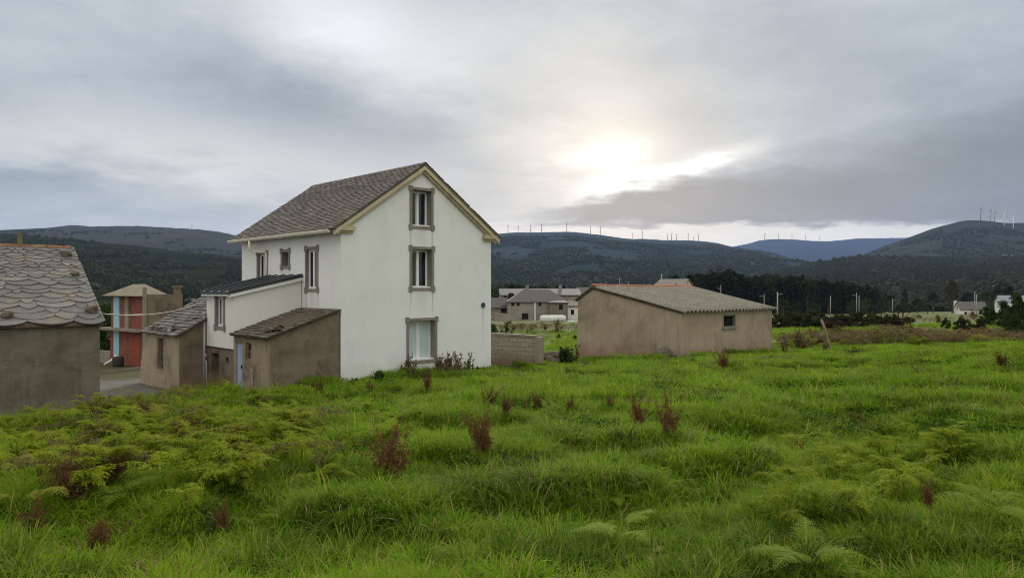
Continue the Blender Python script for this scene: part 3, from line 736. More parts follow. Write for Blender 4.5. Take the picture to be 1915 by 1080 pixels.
wm = MB(); wm.box(L + .002, L + .26, -.06, .3, -.3, b_.z + 4.19); wm.build('end_pier', M_conc, wl)
for i, (px, py, Y, r, sx_, sz_, lab) in enumerate(((1011, 668, 36.0, .26, 1.1, .65, 'upper stone of the pile touching the block wall'), (1012, 677, 35.8, .25, 1.1, .6, 'middle stone of the pile touching the block wall'), (1010, 686, 35.7, .28, 1.1, .6, 'lowest stone of the pile touching the block wall'),
        (1030, 682, 36.2, .42, 1.0, .9, 'large pale boulder beside the stacked stones'), (1040, 664, 37.5, .50, 1.5, .35, 'flat stone lying on the rubble by the boulder'),
        (1053, 678, 37.2, .5, .9, 1.0, 'dark tall stone between boulder and bushes'), (1240, 670, 37.2, .55, 1.2, .7, 'low dark boulder against the corrugated-roof shed wall'))):
    rock_thing('boulder' if r > .4 else 'stone', lab, 'stone', at(px, py, Y), r, 40 + i * 5, sx_, .9, sz_) if r != .55 else rock_thing('boulder', lab, 'stone', at(px, py - 4, Y), r, 40 + i * 5, sx_, .9, sz_)
# ================================================================== GROUND: one sheet out to the horizon
def ground_sheet():
    az = np.concatenate([np.linspace(-180, -46, 50), np.linspace(-45, 45, 560), np.linspace(46, 180, 50)[:-1]]) * PI / 180
    rr = np.concatenate([[.4], np.geomspace(.8, 14000, 480)])
    A, R = np.meshgrid(az, rr); X = R * np.sin(A); Y = R * np.cos(A); Z = ground(X, Y)
    Z = Z - 3 * sstep(700, 2500, R)
    n = len(az); m = len(rr)
    V = np.stack([X, Y, Z], -1).reshape(-1, 3)
    i, j = np.meshgrid(np.arange(m - 1), np.arange(n), indexing='ij'); j2 = (j + 1) % n
    Q = np.stack([i * n + j, i * n + j2, (i + 1) * n + j2, (i + 1) * n + j], -1).reshape(-1, 4)[:, ::-1]
    me = bpy.data.meshes.new('ground'); me.from_pydata(V.tolist(), [], Q.tolist()); me.update()
    me.polygons.foreach_set('use_smooth', [True] * len(me.polygons))
    at_ = me.attributes.new('yard', 'FLOAT', 'POINT'); at_.data.foreach_set('value', yardness(X, Y).reshape(-1).astype(np.float32))
    o = bpy.data.objects.new('ground', me); COL.objects.link(o)
    tag(o, 'sloping meadow ground running down to the yard and valley fields', None, None, 'structure')
    m_, t, b = new_mat('meadow_ground'); p = world_pos(t)
    soil = t.mix(t.noise(p, 1.4, 5, .6), (.028, .034, .010), (.045, .06, .014))
    field = t.mix(t.smooth(.35, .65, t.noise(p, .035, 6, .6)), (.062, .115, .008), (.10, .155, .012))
    field = t.mix(t.mul(t.smooth(.47, .58, t.noise(p, .055, 6, .65)), .85), field, (.11, .095, .035))
    dn = t.node('ShaderNodeVectorMath', operation='LENGTH'); t.l.new(p, dn.inputs[0])
    field = t.mix(t.mul(t.smooth(58, 100, dn.outputs[1]), .6), field, (.075, .078, .022))
    g = t.mix(t.smooth(28, 60, dn.outputs[1]), soil, field)
    g = t.mix(t.smooth(420, 600, dn.outputs[1]), g, (.035, .05, .02))
    at_n = t.node('ShaderNodeAttribute', attribute_name='yard')
    yc = t.mix(t.smooth(.4, .62, t.noise(p, .5, 6, .65)), (.13, .125, .12), (.085, .08, .075))
    yc = t.mix(t.smooth(.56, .66, t.noise(p, .9, 7, .65)), yc, (.10, .11, .04))
    yc = t.mix(t.smooth(38.5, 41, t.add(dn.outputs[1], t.mul(t.sub(t.noise(p, .8, 4), .5), 4))), yc, (.065, .064, .026))
    yc = t.mix(t.smooth(1.0, .80, t.add(at_n.outputs['Fac'], t.mul(t.sub(t.noise(p, 1.5, 5), .5), .25))), yc, (.10, .075, .04))
    t.put(b.inputs['Base Color'], t.mix(t.smooth(.3, .7, at_n.outputs['Fac']), g, yc)); b.inputs['Roughness'].default_value = .95
    b.inputs['Specular IOR Level'].default_value = .15
    bump(t, b, t.add(t.noise(p, 14, 5, .65), t.mul(t.noise(p, 2.2, 4, .6), 1.5)), .6, .05)
    me.materials.append(m_)
ground_sheet()
# edge kerb between the asphalt yard and the brick tower
a_, b_ = hit(188, 697, 30, 44), hit(262, 689, 30, 44); k = MB(); k.prism([a_ + Vector((0, 0, -.1)), b_ + Vector((0, 0, -.1)), b_ + Vector((0, 0, .12)), a_ + Vector((0, 0, .12))], (.05, .16, 0))
tag(k.build('kerb', M_conc), 'low stone kerb edging the asphalt yard before the brick tower', None, None, 'structure')
a_, b_ = at(176, 655, 46), at(212, 656, 44.5); k = MB(); k.prism([(a_.x, a_.y, -5.2), (b_.x, b_.y, -5.2), (b_.x, b_.y, b_.z), (a_.x, a_.y, a_.z)], (.05, .2, 0))
tag(k.build('garden_wall', M_conc), 'low pale concrete wall in the gap between barn and brick tower', 'wall')

# ================================================================== scattering of plants that nobody could count
def scatter(name, label, protos, pts, rot, scale, idx, surface=None):
    """one object: points of a mesh carrying instances of a few plant meshes; on a real surface mesh when given"""
    c = bpy.data.collections.new(name + '_kinds')
    for k, o in enumerate(protos): o.name = '%s_kind_%02d' % (name, k); c.objects.link(o)
    me = bpy.data.meshes.new(name); me.from_pydata(np.asarray(pts).tolist(), [], [])
    for nm, typ, key, arr in (('rot', 'FLOAT_VECTOR', 'vector', rot), ('size', 'FLOAT', 'value', scale), ('which', 'INT', 'value', idx)):
        at_ = me.attributes.new(nm, typ, 'POINT'); at_.data.foreach_set(key, np.asarray(arr, np.int32 if typ == 'INT' else np.float32).reshape(-1))
    o = bpy.data.objects.new(name, me); COL.objects.link(o); tag(o, label, None, None, 'stuff')
    ng = bpy.data.node_groups.new(name, 'GeometryNodeTree')
    ng.interface.new_socket('Geometry', in_out='INPUT', socket_type='NodeSocketGeometry'); ng.interface.new_socket('Geometry', in_out='OUTPUT', socket_type='NodeSocketGeometry')
    N = ng.nodes; L = ng.links; gi = N.new('NodeGroupInput'); go = N.new('NodeGroupOutput'); ip = N.new('GeometryNodeInstanceOnPoints')
    ci = N.new('GeometryNodeCollectionInfo'); ci.inputs[0].default_value = c; ci.inputs[1].default_value = True; ci.inputs[2].default_value = True
    def attr(nm, typ):
        n = N.new('GeometryNodeInputNamedAttribute'); n.data_type = typ; n.inputs[0].default_value = nm; return n.outputs[0]
    L.new(gi.outputs[0], ip.inputs['Points']); L.new(ci.outputs[0], ip.inputs['Instance']); ip.inputs['Pick Instance'].default_value = True
    L.new(attr('which', 'INT'), ip.inputs['Instance Index']); L.new(attr('size', 'FLOAT'), ip.inputs['Scale'])
    e2r = N.new('FunctionNodeEulerToRotation'); L.new(attr('rot', 'FLOAT_VECTOR'), e2r.inputs[0]); L.new(e2r.outputs[0], ip.inputs['Rotation'])
    L.new(ip.outputs[0], go.inputs[0]); md = o.modifiers.new('plants', 'NODES'); md.node_group = ng
    return o
def proto(vs, fs, mat):
    me = bpy.data.meshes.new('plant'); me.from_pydata(vs, [], fs); me.materials.append(mat); me.update()
    return bpy.data.objects.new('plant', me)

M_grass = leafmat('meadow_grass', (.060, .190, .006), (.195, .375, .008), (.33, .42, .035), .45, .6, .8, (.32, .27, .09))
M_grass_dark = leafmat('tussock_grass', (.040, .105, .008), (.10, .19, .012), (.24, .28, .04), .3, .6, 1.2, (.27, .24, .12))
M_straw = leafmat('dry_grass', (.22, .15, .06), (.28, .20, .09), (.18, .11, .05), .3, .7, .8)

def blades(n, rad, l0, l1, w, lean, droop, rng, segs=4, mound=0.0):
    vs = []; fs = []
    for _ in range(n):
        a = rng.uniform(0, 2 * PI); r = rad * math.sqrt(rng.random()); x, y = r * math.cos(a), r * math.sin(a)
        d = a + rng.gauss(0, .9) if rad > .3 else a + rng.gauss(0, .6)
        L = rng.uniform(l0, l1); th = abs(rng.gauss(0, lean)) + lean * .4; ww = w * rng.uniform(.6, 1.3); px_, pz_ = 0.0, 0.0
        side = (-math.sin(d), math.cos(d)); o = len(vs); dr = droop * rng.uniform(.4, 1.5)
        for k in range(segs + 1):
            q = k / segs; h = ww * (1 - q ** 1.6) * .5
            X, Y = x + math.cos(d) * px_, y + math.sin(d) * px_
            Z = pz_ - .03
            if k < segs: vs += [(X - side[0] * h, Y - side[1] * h, Z), (X + side[0] * h, Y + side[1] * h, Z)]
            else: vs.append((X, Y, Z))
            st = L / segs; px_ += math.sin(th) * st; pz_ += math.cos(th) * st; th += dr / segs
        for k in range(segs - 1): fs.append((o + 2*k, o + 2*k + 1, o + 2*k + 3, o + 2*k + 2))
        fs.append((o + 2*(segs-1), o + 2*(segs-1) + 1, o + 2*segs))
    return vs, fs
rg = random.Random(5)
G_near = [proto(*blades(64, .19, .10, .25 + .02 * k, .0105, .5, 1.9, rg), M_grass) for k in range(6)]
G_wide = [proto(*blades(20, .14, .16, .34, .019, .45, 1.0, rg), M_grass) for k in range(2)]
G_far = [proto(*blades(150, .55, .10, .26, .021, .5, 1.7, rg, 3), M_grass) for k in range(4)]
G_tus = [proto(*blades(200, .17, .26, .52, .0100, .55, 2.6, rg, 6), M_grass_dark) for k in range(3)]
G_dry = [proto(*blades(26, .2, .35, .65, .005, .2, .7, rg, 4), M_straw) for k in range(2)]
M_dock = leafmat('dark_herb_hollow_shade', (.022, .075, .002), (.045, .125, .004), (.07, .16, .006), .25, .6, 1.5)  # dark herbs for the hollows, their tone partly standing in for shade
def herb(n, rng):
    vs = []; fs = []
    for _ in range(n):
        a = rng.uniform(0, 6.28); r = .2 * math.sqrt(rng.random()); p = Vector((r * math.cos(a), r * math.sin(a), rng.uniform(.02, .2))); e = Vector((rng.gauss(0, 1), rng.gauss(0, 1), rng.uniform(0, .8))).normalized() * rng.uniform(.015, .042); f_ = e.cross(Vector((rng.gauss(0, .5), rng.gauss(0, .5), 1))).normalized() * e.length * .4; o = len(vs)
        vs += [tuple(p - e), tuple(p + f_), tuple(p + e * 1.2), tuple(p - f_)]; fs.append((o, o + 1, o + 2, o + 3))
    return vs, fs
G_broad = [proto(*blades(26, .16, .26, .50, .026, .35, .9, rg), M_grass_dark) for _ in range(2)]
M_litter = leafmat('withered_litter', (.17, .10, .045), (.24, .16, .07), (.11, .06, .03), .2, .9, 1.5)
G_litter = [proto(*blades(70, .2, .10, .24, .012, 1.0, 1.6, rg), M_litter) for _ in range(2)]
G_herb = [proto(*herb(150, rg), M_dock) for _ in range(2)]
protos = G_near + G_wide + G_far + G_tus + G_dry + G_herb + G_broad + G_litter
HOUSES = [(HF, -2.9, HW + .1, -.05, HL + .1), (AF, -.1, 3, 0, D2 + 8), (SF, -.1, SL_ + .1, -.1, SW_ + .1), (BF, -BL, .1, -.05, BD)]
def inside(x, y):
    r = np.zeros_like(x, bool)
    for f, x0, x1, y0, y1 in HOUSES:
        c, s = math.cos(f.ang), math.sin(f.ang); u = (x - f.o.x) * c + (y - f.o.y) * s; v = -(x - f.o.x) * s + (y - f.o.y) * c
        r |= (u > x0) & (u < x1) & (v > y0) & (v < y1)
    return r
def sample(n, y0, y1, p=1.0, a0=-.80, a1=.80):
    """points over the wedge of ground in front of the camera; p = 1: even per area"""
    u = nrs.rand(n); e = 2 * p
    Y = (y0 ** e + u * (y1 ** e - y0 ** e)) ** (1 / e); X = Y * (a0 + (a1 - a0) * nrs.rand(n)) + nrs.uniform(-2.2, 2.2, n) * np.exp(-Y / 12)
    k = ~inside(X, Y) & (yardness(X, Y) < .45)
    return X[k], Y[k]
P, R_, S_, I_ = [], [], [], []
def put(X, Y, lo, hi, s0, s1, dz=0.0, tilt=.25, am=.55):
    n = len(X); P.append(np.stack([X, Y, ground(X, Y) + dz], -1)); R_.append(np.stack([nrs.uniform(-tilt, tilt, n), nrs.uniform(-tilt, tilt, n), nrs.uniform(0, 6.28, n)], -1))
    h = (1 + am * fbm(X / 1.8, Y / 1.8, 33, 3)) * (.68 + .32 * sstep(4, 9, Y))
    S_.append(nrs.uniform(s0, s1, n) * h); I_.append(nrs.randint(lo, hi, n))
def clump(X, Y, wl, seed, thr):   # keep points where a patch noise is high
    k = fbm(X / wl, Y / wl, seed, 3) > thr; return X[k], Y[k]
put(*sample(18500, 1.4, 14, .8), 0, 6, .75, 1.25)
put(*clump(*sample(2600, 3, 18, .8), 1.3, 51, .05), 6, 8, .8, 1.3)
put(*sample(11000, 13, 46, .8), 8, 12, .7, 1.2)
put(*sample(9000, 12, 30, .9), 0, 6, .8, 1.35)
X, Y = sample(2200, 3.2, 36, .62); k = hum(X, Y) + .5 * fbm(X / 2.5, Y / 2.5, 61, 2) > .62; put(X[k], Y[k], 12, 15, .4, .85, .02, .3)
for px, py, n_, sp in ((985, 915, 7, .35), (1050, 925, 4, .3), (1560, 735, 4, .4), (1330, 905, 7, .5), (580, 930, 7, .45), (1720, 800, 6, .6), (640, 1010, 5, .35), (1430, 1010, 6, .4), (1700, 700, 5, .7), (880, 1040, 4, .3), (1850, 860, 4, .4), (1120, 830, 4, .4)):
    p = hit(px, py); X = p.x + nrs.normal(0, sp, n_); Y = p.y + nrs.normal(0, sp * .5, n_); put(X, Y, 12, 15, .75, 1.1)
for px, py, n_, sp in ((1000, 1062, 26, .32), (1130, 1072, 22, .3), (1330, 1075, 24, .35), (950, 985, 14, .3), (60, 1060, 12, .3), (1250, 1000, 12, .35), (1680, 1060, 16, .4), (520, 1065, 10, .3), (1560, 985, 12, .4)):
    p = hit(px, py); X = p.x + nrs.normal(0, sp, n_); Y = p.y + nrs.normal(0, sp * .5, n_); put(X, Y, 19, 21, .7, 1.15)
X, Y = sample(5200, 4.0, 40, .66); k = (fbm(X / .9, Y / .9, 131, 3) > .30) & (fbm(X / 6, Y / 6, 141, 2) > -.1); put(X[k], Y[k], 21, 23, .7, 1.3, .05, .3)
put(*clump(*sample(700, 3.2, 34, .7), 2.0, 71, .1), 15, 17, .5, .9)
X, Y = sample(3300, 9.0, 40, .66); k = (hum(X, Y) < .5) & (fbm(X / 1.1, Y / 1.1, 91, 3) > .12); put(X[k], Y[k], 17, 19, .7, 1.5)
X, Y = sample(3000, 44, 92, .7, -.06, .80); k = fbm(X / 14, Y / 14, 81, 3) > -.15; put(X[k], Y[k], 8, 12, .9, 1.5)
# rank dry grass along the foot of the barn and the yard bank
for (x0, y0, x1, y1, n) in ((-12.6, 15.4, -9.7, 18.4, 90), (-9.9, 17.6, -8.9, 24.5, 120), (-10.7, 24.5, -8.8, 26.5, 60)):
    X = nrs.uniform(x0, x1, n); Y = nrs.uniform(y0, y1, n); put(X, Y, 15, 17, .6, 1.15)
scatter('grass', 'lush uneven meadow grass with tussocks and straw blades', protos, np.concatenate(P), np.concatenate(R_), np.concatenate(S_), np.concatenate(I_))

# ================================================================== BRACKEN
M_fern = leafmat('bracken_green', (.10, .19, .010), (.21, .30, .015), (.33, .34, .03), .4, .55, .8)
M_fern_y = leafmat('bracken_yellowing', (.24, .26, .03), (.32, .27, .04), (.20, .24, .03), .4, .55, 1.2)
M_fern_p = leafmat('bracken_pale', (.13, .23, .02), (.21, .31, .03), (.28, .36, .05), .4, .5, 1.2)
M_dead = leafmat('bracken_dead', (.15, .075, .032), (.22, .12, .055), (.09, .045, .022), .2, .9, 1.5)
M_dead_tan = leafmat('bracken_tan', (.15, .112, .050), (.10, .085, .035), (.20, .155, .07), .25, .8, .3)
def frond(vs, fs, base, az, L, elev, droop, rng, n=15, crumple=0.0, teeth=6, wid=.36):
    """one triangular bracken frond: curved midrib with toothed side leaflets"""
    d = Vector((math.cos(az), math.sin(az), 0)); sd = Vector((-math.sin(az), math.cos(az), 0)); up = Vector((0, 0, 1))
    p = Vector(base); e = elev; st = L / n; rib = []
    for i in range(n + 1):
        rib.append((p.copy(), d * math.cos(e) + up * math.sin(e))); p += rib[-1][1] * st; e -= droop / n
    for i in range(n):
        a, b_ = rib[i][0], rib[i + 1][0]; w = .006 * (1 - i / n) + .0015; o = len(vs)
        vs += [a - sd * w, a + sd * w, b_ + sd * w * .9, b_ - sd * w * .9]; fs.append((o, o + 1, o + 2, o + 3))
    for i in range(2, n + 1):
        q = i / n; ln = wid * L * (1 - q) ** .85 * min(1, .55 + q * 2.2) * rng.uniform(.85, 1.1) + .015
        c, t = rib[min(i, n)]; nrm = t.cross(sd).normalized()
        for s in (-1, 1):
            dirn = (sd * s * .9 + t * .42 + nrm * rng.uniform(-.1, .2)).normalized()
            if crumple: dirn = (dirn + Vector((rng.gauss(0, 1), rng.gauss(0, 1), rng.gauss(-.4, 1))) * crumple).normalized()
            wv = dirn.cross(nrm).normalized() * s; k = teeth if ln > .06 else 3
            for j in range(k):
                u0, u1 = j / k, (j + .82) / k; tw = ln * .24 * (1 - u0) ** .7 + .004; sag = -nrm * 0
                m = c + dirn * ln * u0; m2 = c + dirn * ln * u1; z = -up * (ln * .25 * u1 * u1)
                tip = c + dirn * ln * min(1, u1 + .12) + z
                r1 = rng.uniform(.8, 1.15); o = len(vs)
                if crumple: tip = tip + Vector((rng.gauss(0, 1), rng.gauss(0, 1), rng.gauss(0, 1))) * ln * crumple * .25
                vs += [m + z * .6, tip + wv * tw * r1 - dirn * ln * .02, m2 + z, tip - wv * tw * r1 - dirn * ln * .02]
                fs += [(o, o + 1, o + 2), (o, o + 2, o + 3)]
def fern_mesh(rng, nf, L, h, elev, droop, n=14, crumple=0, teeth=6, spread=1.0, wid=.36):
    vs = []; fs = []; a0 = rng.uniform(0, 6)
    for k in range(nf):
        az = a0 + k * 2 * PI / nf * spread + rng.gauss(0, .3); hh = h * rng.uniform(.6, 1.15); b0 = Vector((rng.gauss(0, .04), rng.gauss(0, .04), 0)); top = b0 + Vector((math.cos(az) * hh * .25, math.sin(az) * hh * .25, hh))
        w = .006; o = len(vs); vs += [b0 + Vector((-w, 0, -.08)), b0 + Vector((w, 0, -.08)), top + Vector((w, 0, 0)), top + Vector((-w, 0, 0))]; fs.append((o, o+1, o+2, o+3))
        o = len(vs); vs += [b0 + Vector((0, -w, -.08)), b0 + Vector((0, w, -.08)), top + Vector((0, w, 0)), top + Vector((0, -w, 0))]; fs.append((o, o+1, o+2, o+3))
        frond(vs, fs, top, az, L * rng.uniform(.75, 1.15), elev + rng.gauss(0, .15), droop * rng.uniform(.7, 1.3), rng, n, crumple, teeth, wid)
    return vs, fs
def mesh_of(name, vf, mat):
    me = bpy.data.meshes.new(name); me.from_pydata([tuple(v) for v in vf[0]], [], vf[1]); me.materials.append(mat); me.update(); return me
rf_ = random.Random(21)
FERN = [mesh_of('bracken', fern_mesh(rf_, nf, .34, .28, .75, 1.5, 13, .18, 5), M_fern) for nf in (6, 8, 7, 9, 8)]
FERN_Y = [mesh_of('yellow_bracken', fern_mesh(rf_, 3, .6, .25, .4, .9), M_fern_y) for _ in range(2)]
FERN_P = [mesh_of('pale_bracken', fern_mesh(rf_, 4, .5, .22, .45, 1.0, 16), M_fern_p) for _ in range(2)]
DEAD = [mesh_of('dead_bracken', fern_mesh(rf_, nf, .66, .07, 1.32, .7, 15, .7, 6, 1.0, .27), M_dead) for nf in (9, 12, 10, 14)]
DEAD_T = [mesh_of('tan_bracken', fern_mesh(rf_, nf, .55, .35, .7, 1.5, 10, .35, 4), M_dead_tan) for nf in (4, 5, 5)]
def plant(name, me, p, s, label, cat, group=None, rz=None, tilt=.12):
    o = bpy.data.objects.new(name, me); COL.objects.link(o); o.location = p
    o.rotation_euler = (rnd.uniform(-tilt, tilt), rnd.uniform(-tilt, tilt), rnd.uniform(0, 6.28) if rz is None else rz)
    o.scale = (s, s, s) if not hasattr(s, '__len__') else s
    return tag(o, label, cat, group)
# the bracken patch on the left of the meadow: individual plants
n = 0; tries = 0
while n < 170 and tries < 6000:
    tries += 1
    px, py = rnd.uniform(-60, 640), rnd.uniform(735, 960)
    p = hit(px, py)
    if yardness(p.x, p.y) > .4 or p.y > 24.5: continue
    den = math.exp(-((px - 260) / 330) ** 2) * math.exp(-((py - 812) / 95) ** 2)
    if rnd.random() > den * 1.15: continue
    y_ = rnd.random() < .17
    plant('bracken', rnd.choice(FERN_Y if y_ else FERN), p, rnd.uniform(.75, 1.25), 'yellowing bracken fern among the green bracken before the yard' if y_ else 'green bracken fern in the dense patch sloping to the yard', 'fern',
          'yellowing ferns in the bracken patch' if y_ else 'green ferns of the bracken patch'); n += 1
for px0, px1, py0, py1, k, grp, lab in ((1430, 1915, 830, 1010, 34, 'ferns in the right of the meadow', 'green bracken fern growing through grass at the right of the meadow'),
                                       (640, 800, 760, 840, 9, 'ferns behind the big red bracken', 'green bracken fern in grass beyond the large red-brown bracken'),
                                       (1740, 1915, 625, 680, 12, 'ferns at the meadow top', 'green bracken fern beside the brown thicket at the meadow edge')):
    for _ in range(k):
        p = hit(rnd.uniform(px0, px1), rnd.uniform(py0, py1)); plant('bracken', rnd.choice(FERN), p, rnd.uniform(.6, 1.05), lab, 'fern', grp)
for px, py, s, me, lab, rz in ((228, 950, .75, FERN_P[0], 'pale green fern frond spreading right of the big rusty bracken clump', 0.1), (40, 958, .8, FERN_Y[0], 'bright yellow fern low at the left edge of the meadow', 1.0),
                           (775, 912, .5, FERN_P[1], 'small pale fern sprig touching the large red-brown bracken', 2.0), (1170, 1030, .8, FERN_P[0], 'pale lacy fern low in the middle of the meadow front', .2),
                           (1230, 1062, .5, FERN_P[1], 'tiny pale fern at the very front of the meadow', 3.0), (1150, 955, .5, FERN_P[1], 'small light fern with loose fronds right of the tussock', .5),
                           (1510, 1070, .7, FERN_P[0], 'pale fern flat in the grass by the lower right front', .8), (1870, 985, .8, FERN_P[1], 'pale ribbed fern at the right edge of the meadow', 2.6),
                           (660, 775, .9, FERN_P[1], 'pale fern by the meadow brow below the lean-to shed', 1.0)):
    plant('fern', me, hit(px, py), s, lab, 'fern', None, rz)
for _ in range(46):
    p = hit(rnd.uniform(60, 620), rnd.uniform(750, 930))
    if yardness(p.x, p.y) < .3: plant('tan_bracken', rnd.choice(DEAD_T), p, rnd.uniform(.5, .9), 'tan withered bracken mixed among the green ferns of the bank', 'bracken', 'withered bracken among the ferns')
# dead red-brown bracken: base pixel, height, label
for i, (px, py, hpx, wid, lab) in enumerate((
        (738, 915, 112, 1.0, 'large red-brown dead bracken clump with two tall tips in mid meadow'), (905, 862, 78, .7, 'red-brown dead bracken with a dark base, next right of the largest clump'),
        (912, 775, 42, .5, 'thin dead bracken stalk standing behind the dark-based clump'), (1196, 806, 46, .7, 'leaning brown bracken, left one of a pair right of centre'),
        (1254, 826, 66, .6, 'upright brown bracken, taller right one of the pair right of centre'), (1013, 778, 38, .55, 'short red bracken tuft behind and to the right of the dark-based clump'),
        (1138, 776, 28, .7, 'small dark brown bracken tuft below the boulder by the shed'), (1070, 778, 22, .9, 'low blackish dead bracken between two red tufts'),
        (150, 950, 92, 1.1, 'big rusty bracken clump at the far left of the meadow'), (200, 925, 60, 1.2, 'brown bracken leaning behind the big rusty clump'),
        (322, 845, 52, .7, 'rust-red bracken standing in the middle of the green fern patch'), (358, 835, 40, .6, 'smaller rust-red bracken touching the one in the fern patch'),
        (186, 800, 40, .9, 'brown bracken at the top of the fern bank below the barn corner'), (278, 792, 34, 1.0, 'brown bracken on the bank before the yard asphalt'),
        (525, 838, 44, .9, 'dark brown bracken at the right end of the fern patch'), (447, 850, 30, 1.2, 'low dark bracken in a shaded hollow of the fern patch'),
        (798, 735, 34, .5, 'dead bracken below the ground-floor window of the white house'), (600, 738, 20, 1.0, 'low brown bracken below the brown lean-to side wall'),
        (690, 740, 20, 1.0, 'low reddish bracken below the white gable wall'), (945, 778, 22, 1.0, 'flattened brown bracken beside the thin dead stalk'),
        (418, 1000, 34, .8, 'tan bracken tuft low in the left front of the meadow'), (448, 928, 26, .8, 'small rusty tuft on grass right of the pale fern frond'),
        (180, 1050, 46, 1.2, 'dry tan and rusty tuft at the lower left front'), (70, 1005, 30, 1.4, 'flat rusty bracken litter near the yellow fern'),
        (1738, 962, 28, .8, 'small rust-brown tuft among ferns at lower right'), (1355, 690, 24, 1.2, 'rusty bush of bracken in grass below the shed window'),
        (1600, 800, 16, 1.4, 'low straw-brown tuft amid grass below the leaning post'), (1875, 690, 26, 1.0, 'dry brown tuft at the right edge of the meadow top'),
        (1487, 860, 18, 1.2, 'small brown smudge of bracken in the right meadow'), (840, 985, 20, 1.0, 'tiny rusty tuft in grass below the largest clump'))):
    p = hit(px, py); h = hpx / F * p.y * 1.12 + .14; s = h / .72; p.z += .04
    plant('dead_bracken', DEAD[i % 4], p, (s * max(wid, .8) * .8, s * max(wid, .8) * .8, s * 1.05), lab, 'bracken', 'dead bracken clumps in the meadow', None, .3)
# the brown bracken thicket along the top of the meadow
ps = []
for px0, px1, Y0, Y1, n in ((1455, 1560, 46, 60, 130), (1560, 1960, 44, 62, 620), (1700, 1960, 46, 56, 120), (925, 1090, 88, 112, 160), (1450, 1900, 95, 130, 160)):
    Y = nrs.uniform(Y0, Y1, n); X = (nrs.uniform(px0, px1, n) - CX) / F * Y; ps.append(np.stack([X, Y, ground(X, Y)], -1))
ps = np.concatenate(ps); n = len(ps)
kinds = [bpy.data.objects.new('x', m) for m in DEAD_T + FERN[:1] + DEAD[:1]]
pr = nrs.choice(5, n, p=[.20, .20, .20, .33, .07])
scatter('bracken_thicket', 'brown autumn bracken thicket along the top edge of the meadow', kinds, ps, np.stack([nrs.uniform(-.2, .2, n), nrs.uniform(-.2, .2, n), nrs.uniform(0, 6.28, n)], -1), nrs.uniform(.7, 1.5, n) * (1 + 1.1 * np.clip(fbm(ps[:, 0] / 3.5, ps[:, 1] / 4, 301, 3), -.5, 1)), pr)

# weeds against the white house
def weed_mesh(rng, n, h, leafy, mat, lw=.05):
    vs = []; fs = []
    for _ in range(n):
        a = rng.uniform(0, 6.28); d = Vector((math.cos(a) * .25, math.sin(a) * .25, 1)); b0 = Vector((rng.gauss(0, .1), rng.gauss(0, .1), -.05)); H = h * rng.uniform(.5, 1); w = .017
        prev = b0
        for k in range(6):
            nx = prev + (d + Vector((rng.gauss(0, .15), rng.gauss(0, .15), 0))).normalized() * H / 6; o = len(vs)
            vs += [prev + Vector((-w, 0, 0)), prev + Vector((w, 0, 0)), nx + Vector((w * .8, 0, 0)), nx + Vector((-w * .8, 0, 0))]; fs.append((o, o+1, o+2, o+3))
            for _l in range(leafy):
                q = prev.lerp(nx, rng.random()); e = Vector((rng.gauss(0, 1), rng.gauss(0, 1), rng.gauss(.2, .6))).normalized() * lw * rng.uniform(.6, 1.6); f_ = e.cross(Vector((rng.gauss(0, 1), rng.gauss(0, 1), 1))).normalized() * lw * .4; o = len(vs)
                vs += [q, q + e * .5 + f_, q + e, q + e * .5 - f_]; fs.append((o, o+1, o+2, o+3))
            prev = nx
    return vs, fs
M_weed = leafmat('dead_weed', (.17, .13, .075), (.12, .11, .05), (.22, .17, .10), .15, .85, 2)
M_bushy = leafmat('dark_green_weed', (.035, .075, .018), (.06, .11, .02), (.05, .09, .03), .3, .6, 2)
W = [mesh_of('weed', weed_mesh(rf_, 16, 1.0, 7, M_weed, .09), M_weed), mesh_of('weed', weed_mesh(rf_, 5, 1.0, 9, M_weed, .08), M_weed), mesh_of('weed', weed_mesh(rf_, 26, 1.0, 10, M_bushy, .12), M_bushy)]
for px, py, Y, hpx, k, lab in ((865, 704, 29.5, 52, 1, 'tallest dead weed stalk against the white gable wall'), (770, 712, 28.5, 34, 0, 'brown withered weeds under the left of the ground-floor window'), (800, 712, 28.6, 30, 0, 'brown withered weeds under the right of the ground-floor window'),
        (835, 706, 29, 34, 0, 'dry weeds between the window and the tallest stalk'), (850, 704, 29.2, 32, 0, 'dry weeds at the foot of the tallest stalk'), (708, 716, 27, 26, 2, 'leafy green weed left of the window by the white wall'), (665, 718, 26.8, 14, 2, 'low green weeds at the white wall corner'), (890, 700, 30, 18, 2, 'low green weeds near the right end of the white wall'),
        (1468, 655, 40, 34, 1, 'thin dark sapling in grass right of the corrugated shed'), (1492, 648, 47, 40, 0, 'brown scrubby bush behind the thin sapling'), (1545, 662, 40, 30, 0, 'brown weeds around the leaning post'), (1060, 690, 35.5, 48, 2, 'dark ragged bush among the rubble by the shed wall'), (1075, 686, 37, 50, 1, 'bare twiggy bush against the shed wall corner'),
        (925, 628, 37.5, 34, 2, 'dark leafy shrub behind the block wall at the white house corner'), (1255, 672, 36.5, 20, 0, 'reddish dry weeds right of the boulder at the shed'), (1205, 680, 36.0, 14, 2, 'green weeds left of the boulder at the shed')):
    h = hpx / F * Y; p = at(px, py, Y); p.z = gz(p.x, p.y); top = (CY - (py - hpx)) / F * Y; h = max(top - p.z, .2)
    plant('weed', W[k], p, (h * .85, h * .85, h), lab, 'weed' if k < 2 else 'shrub', None, None, .03)

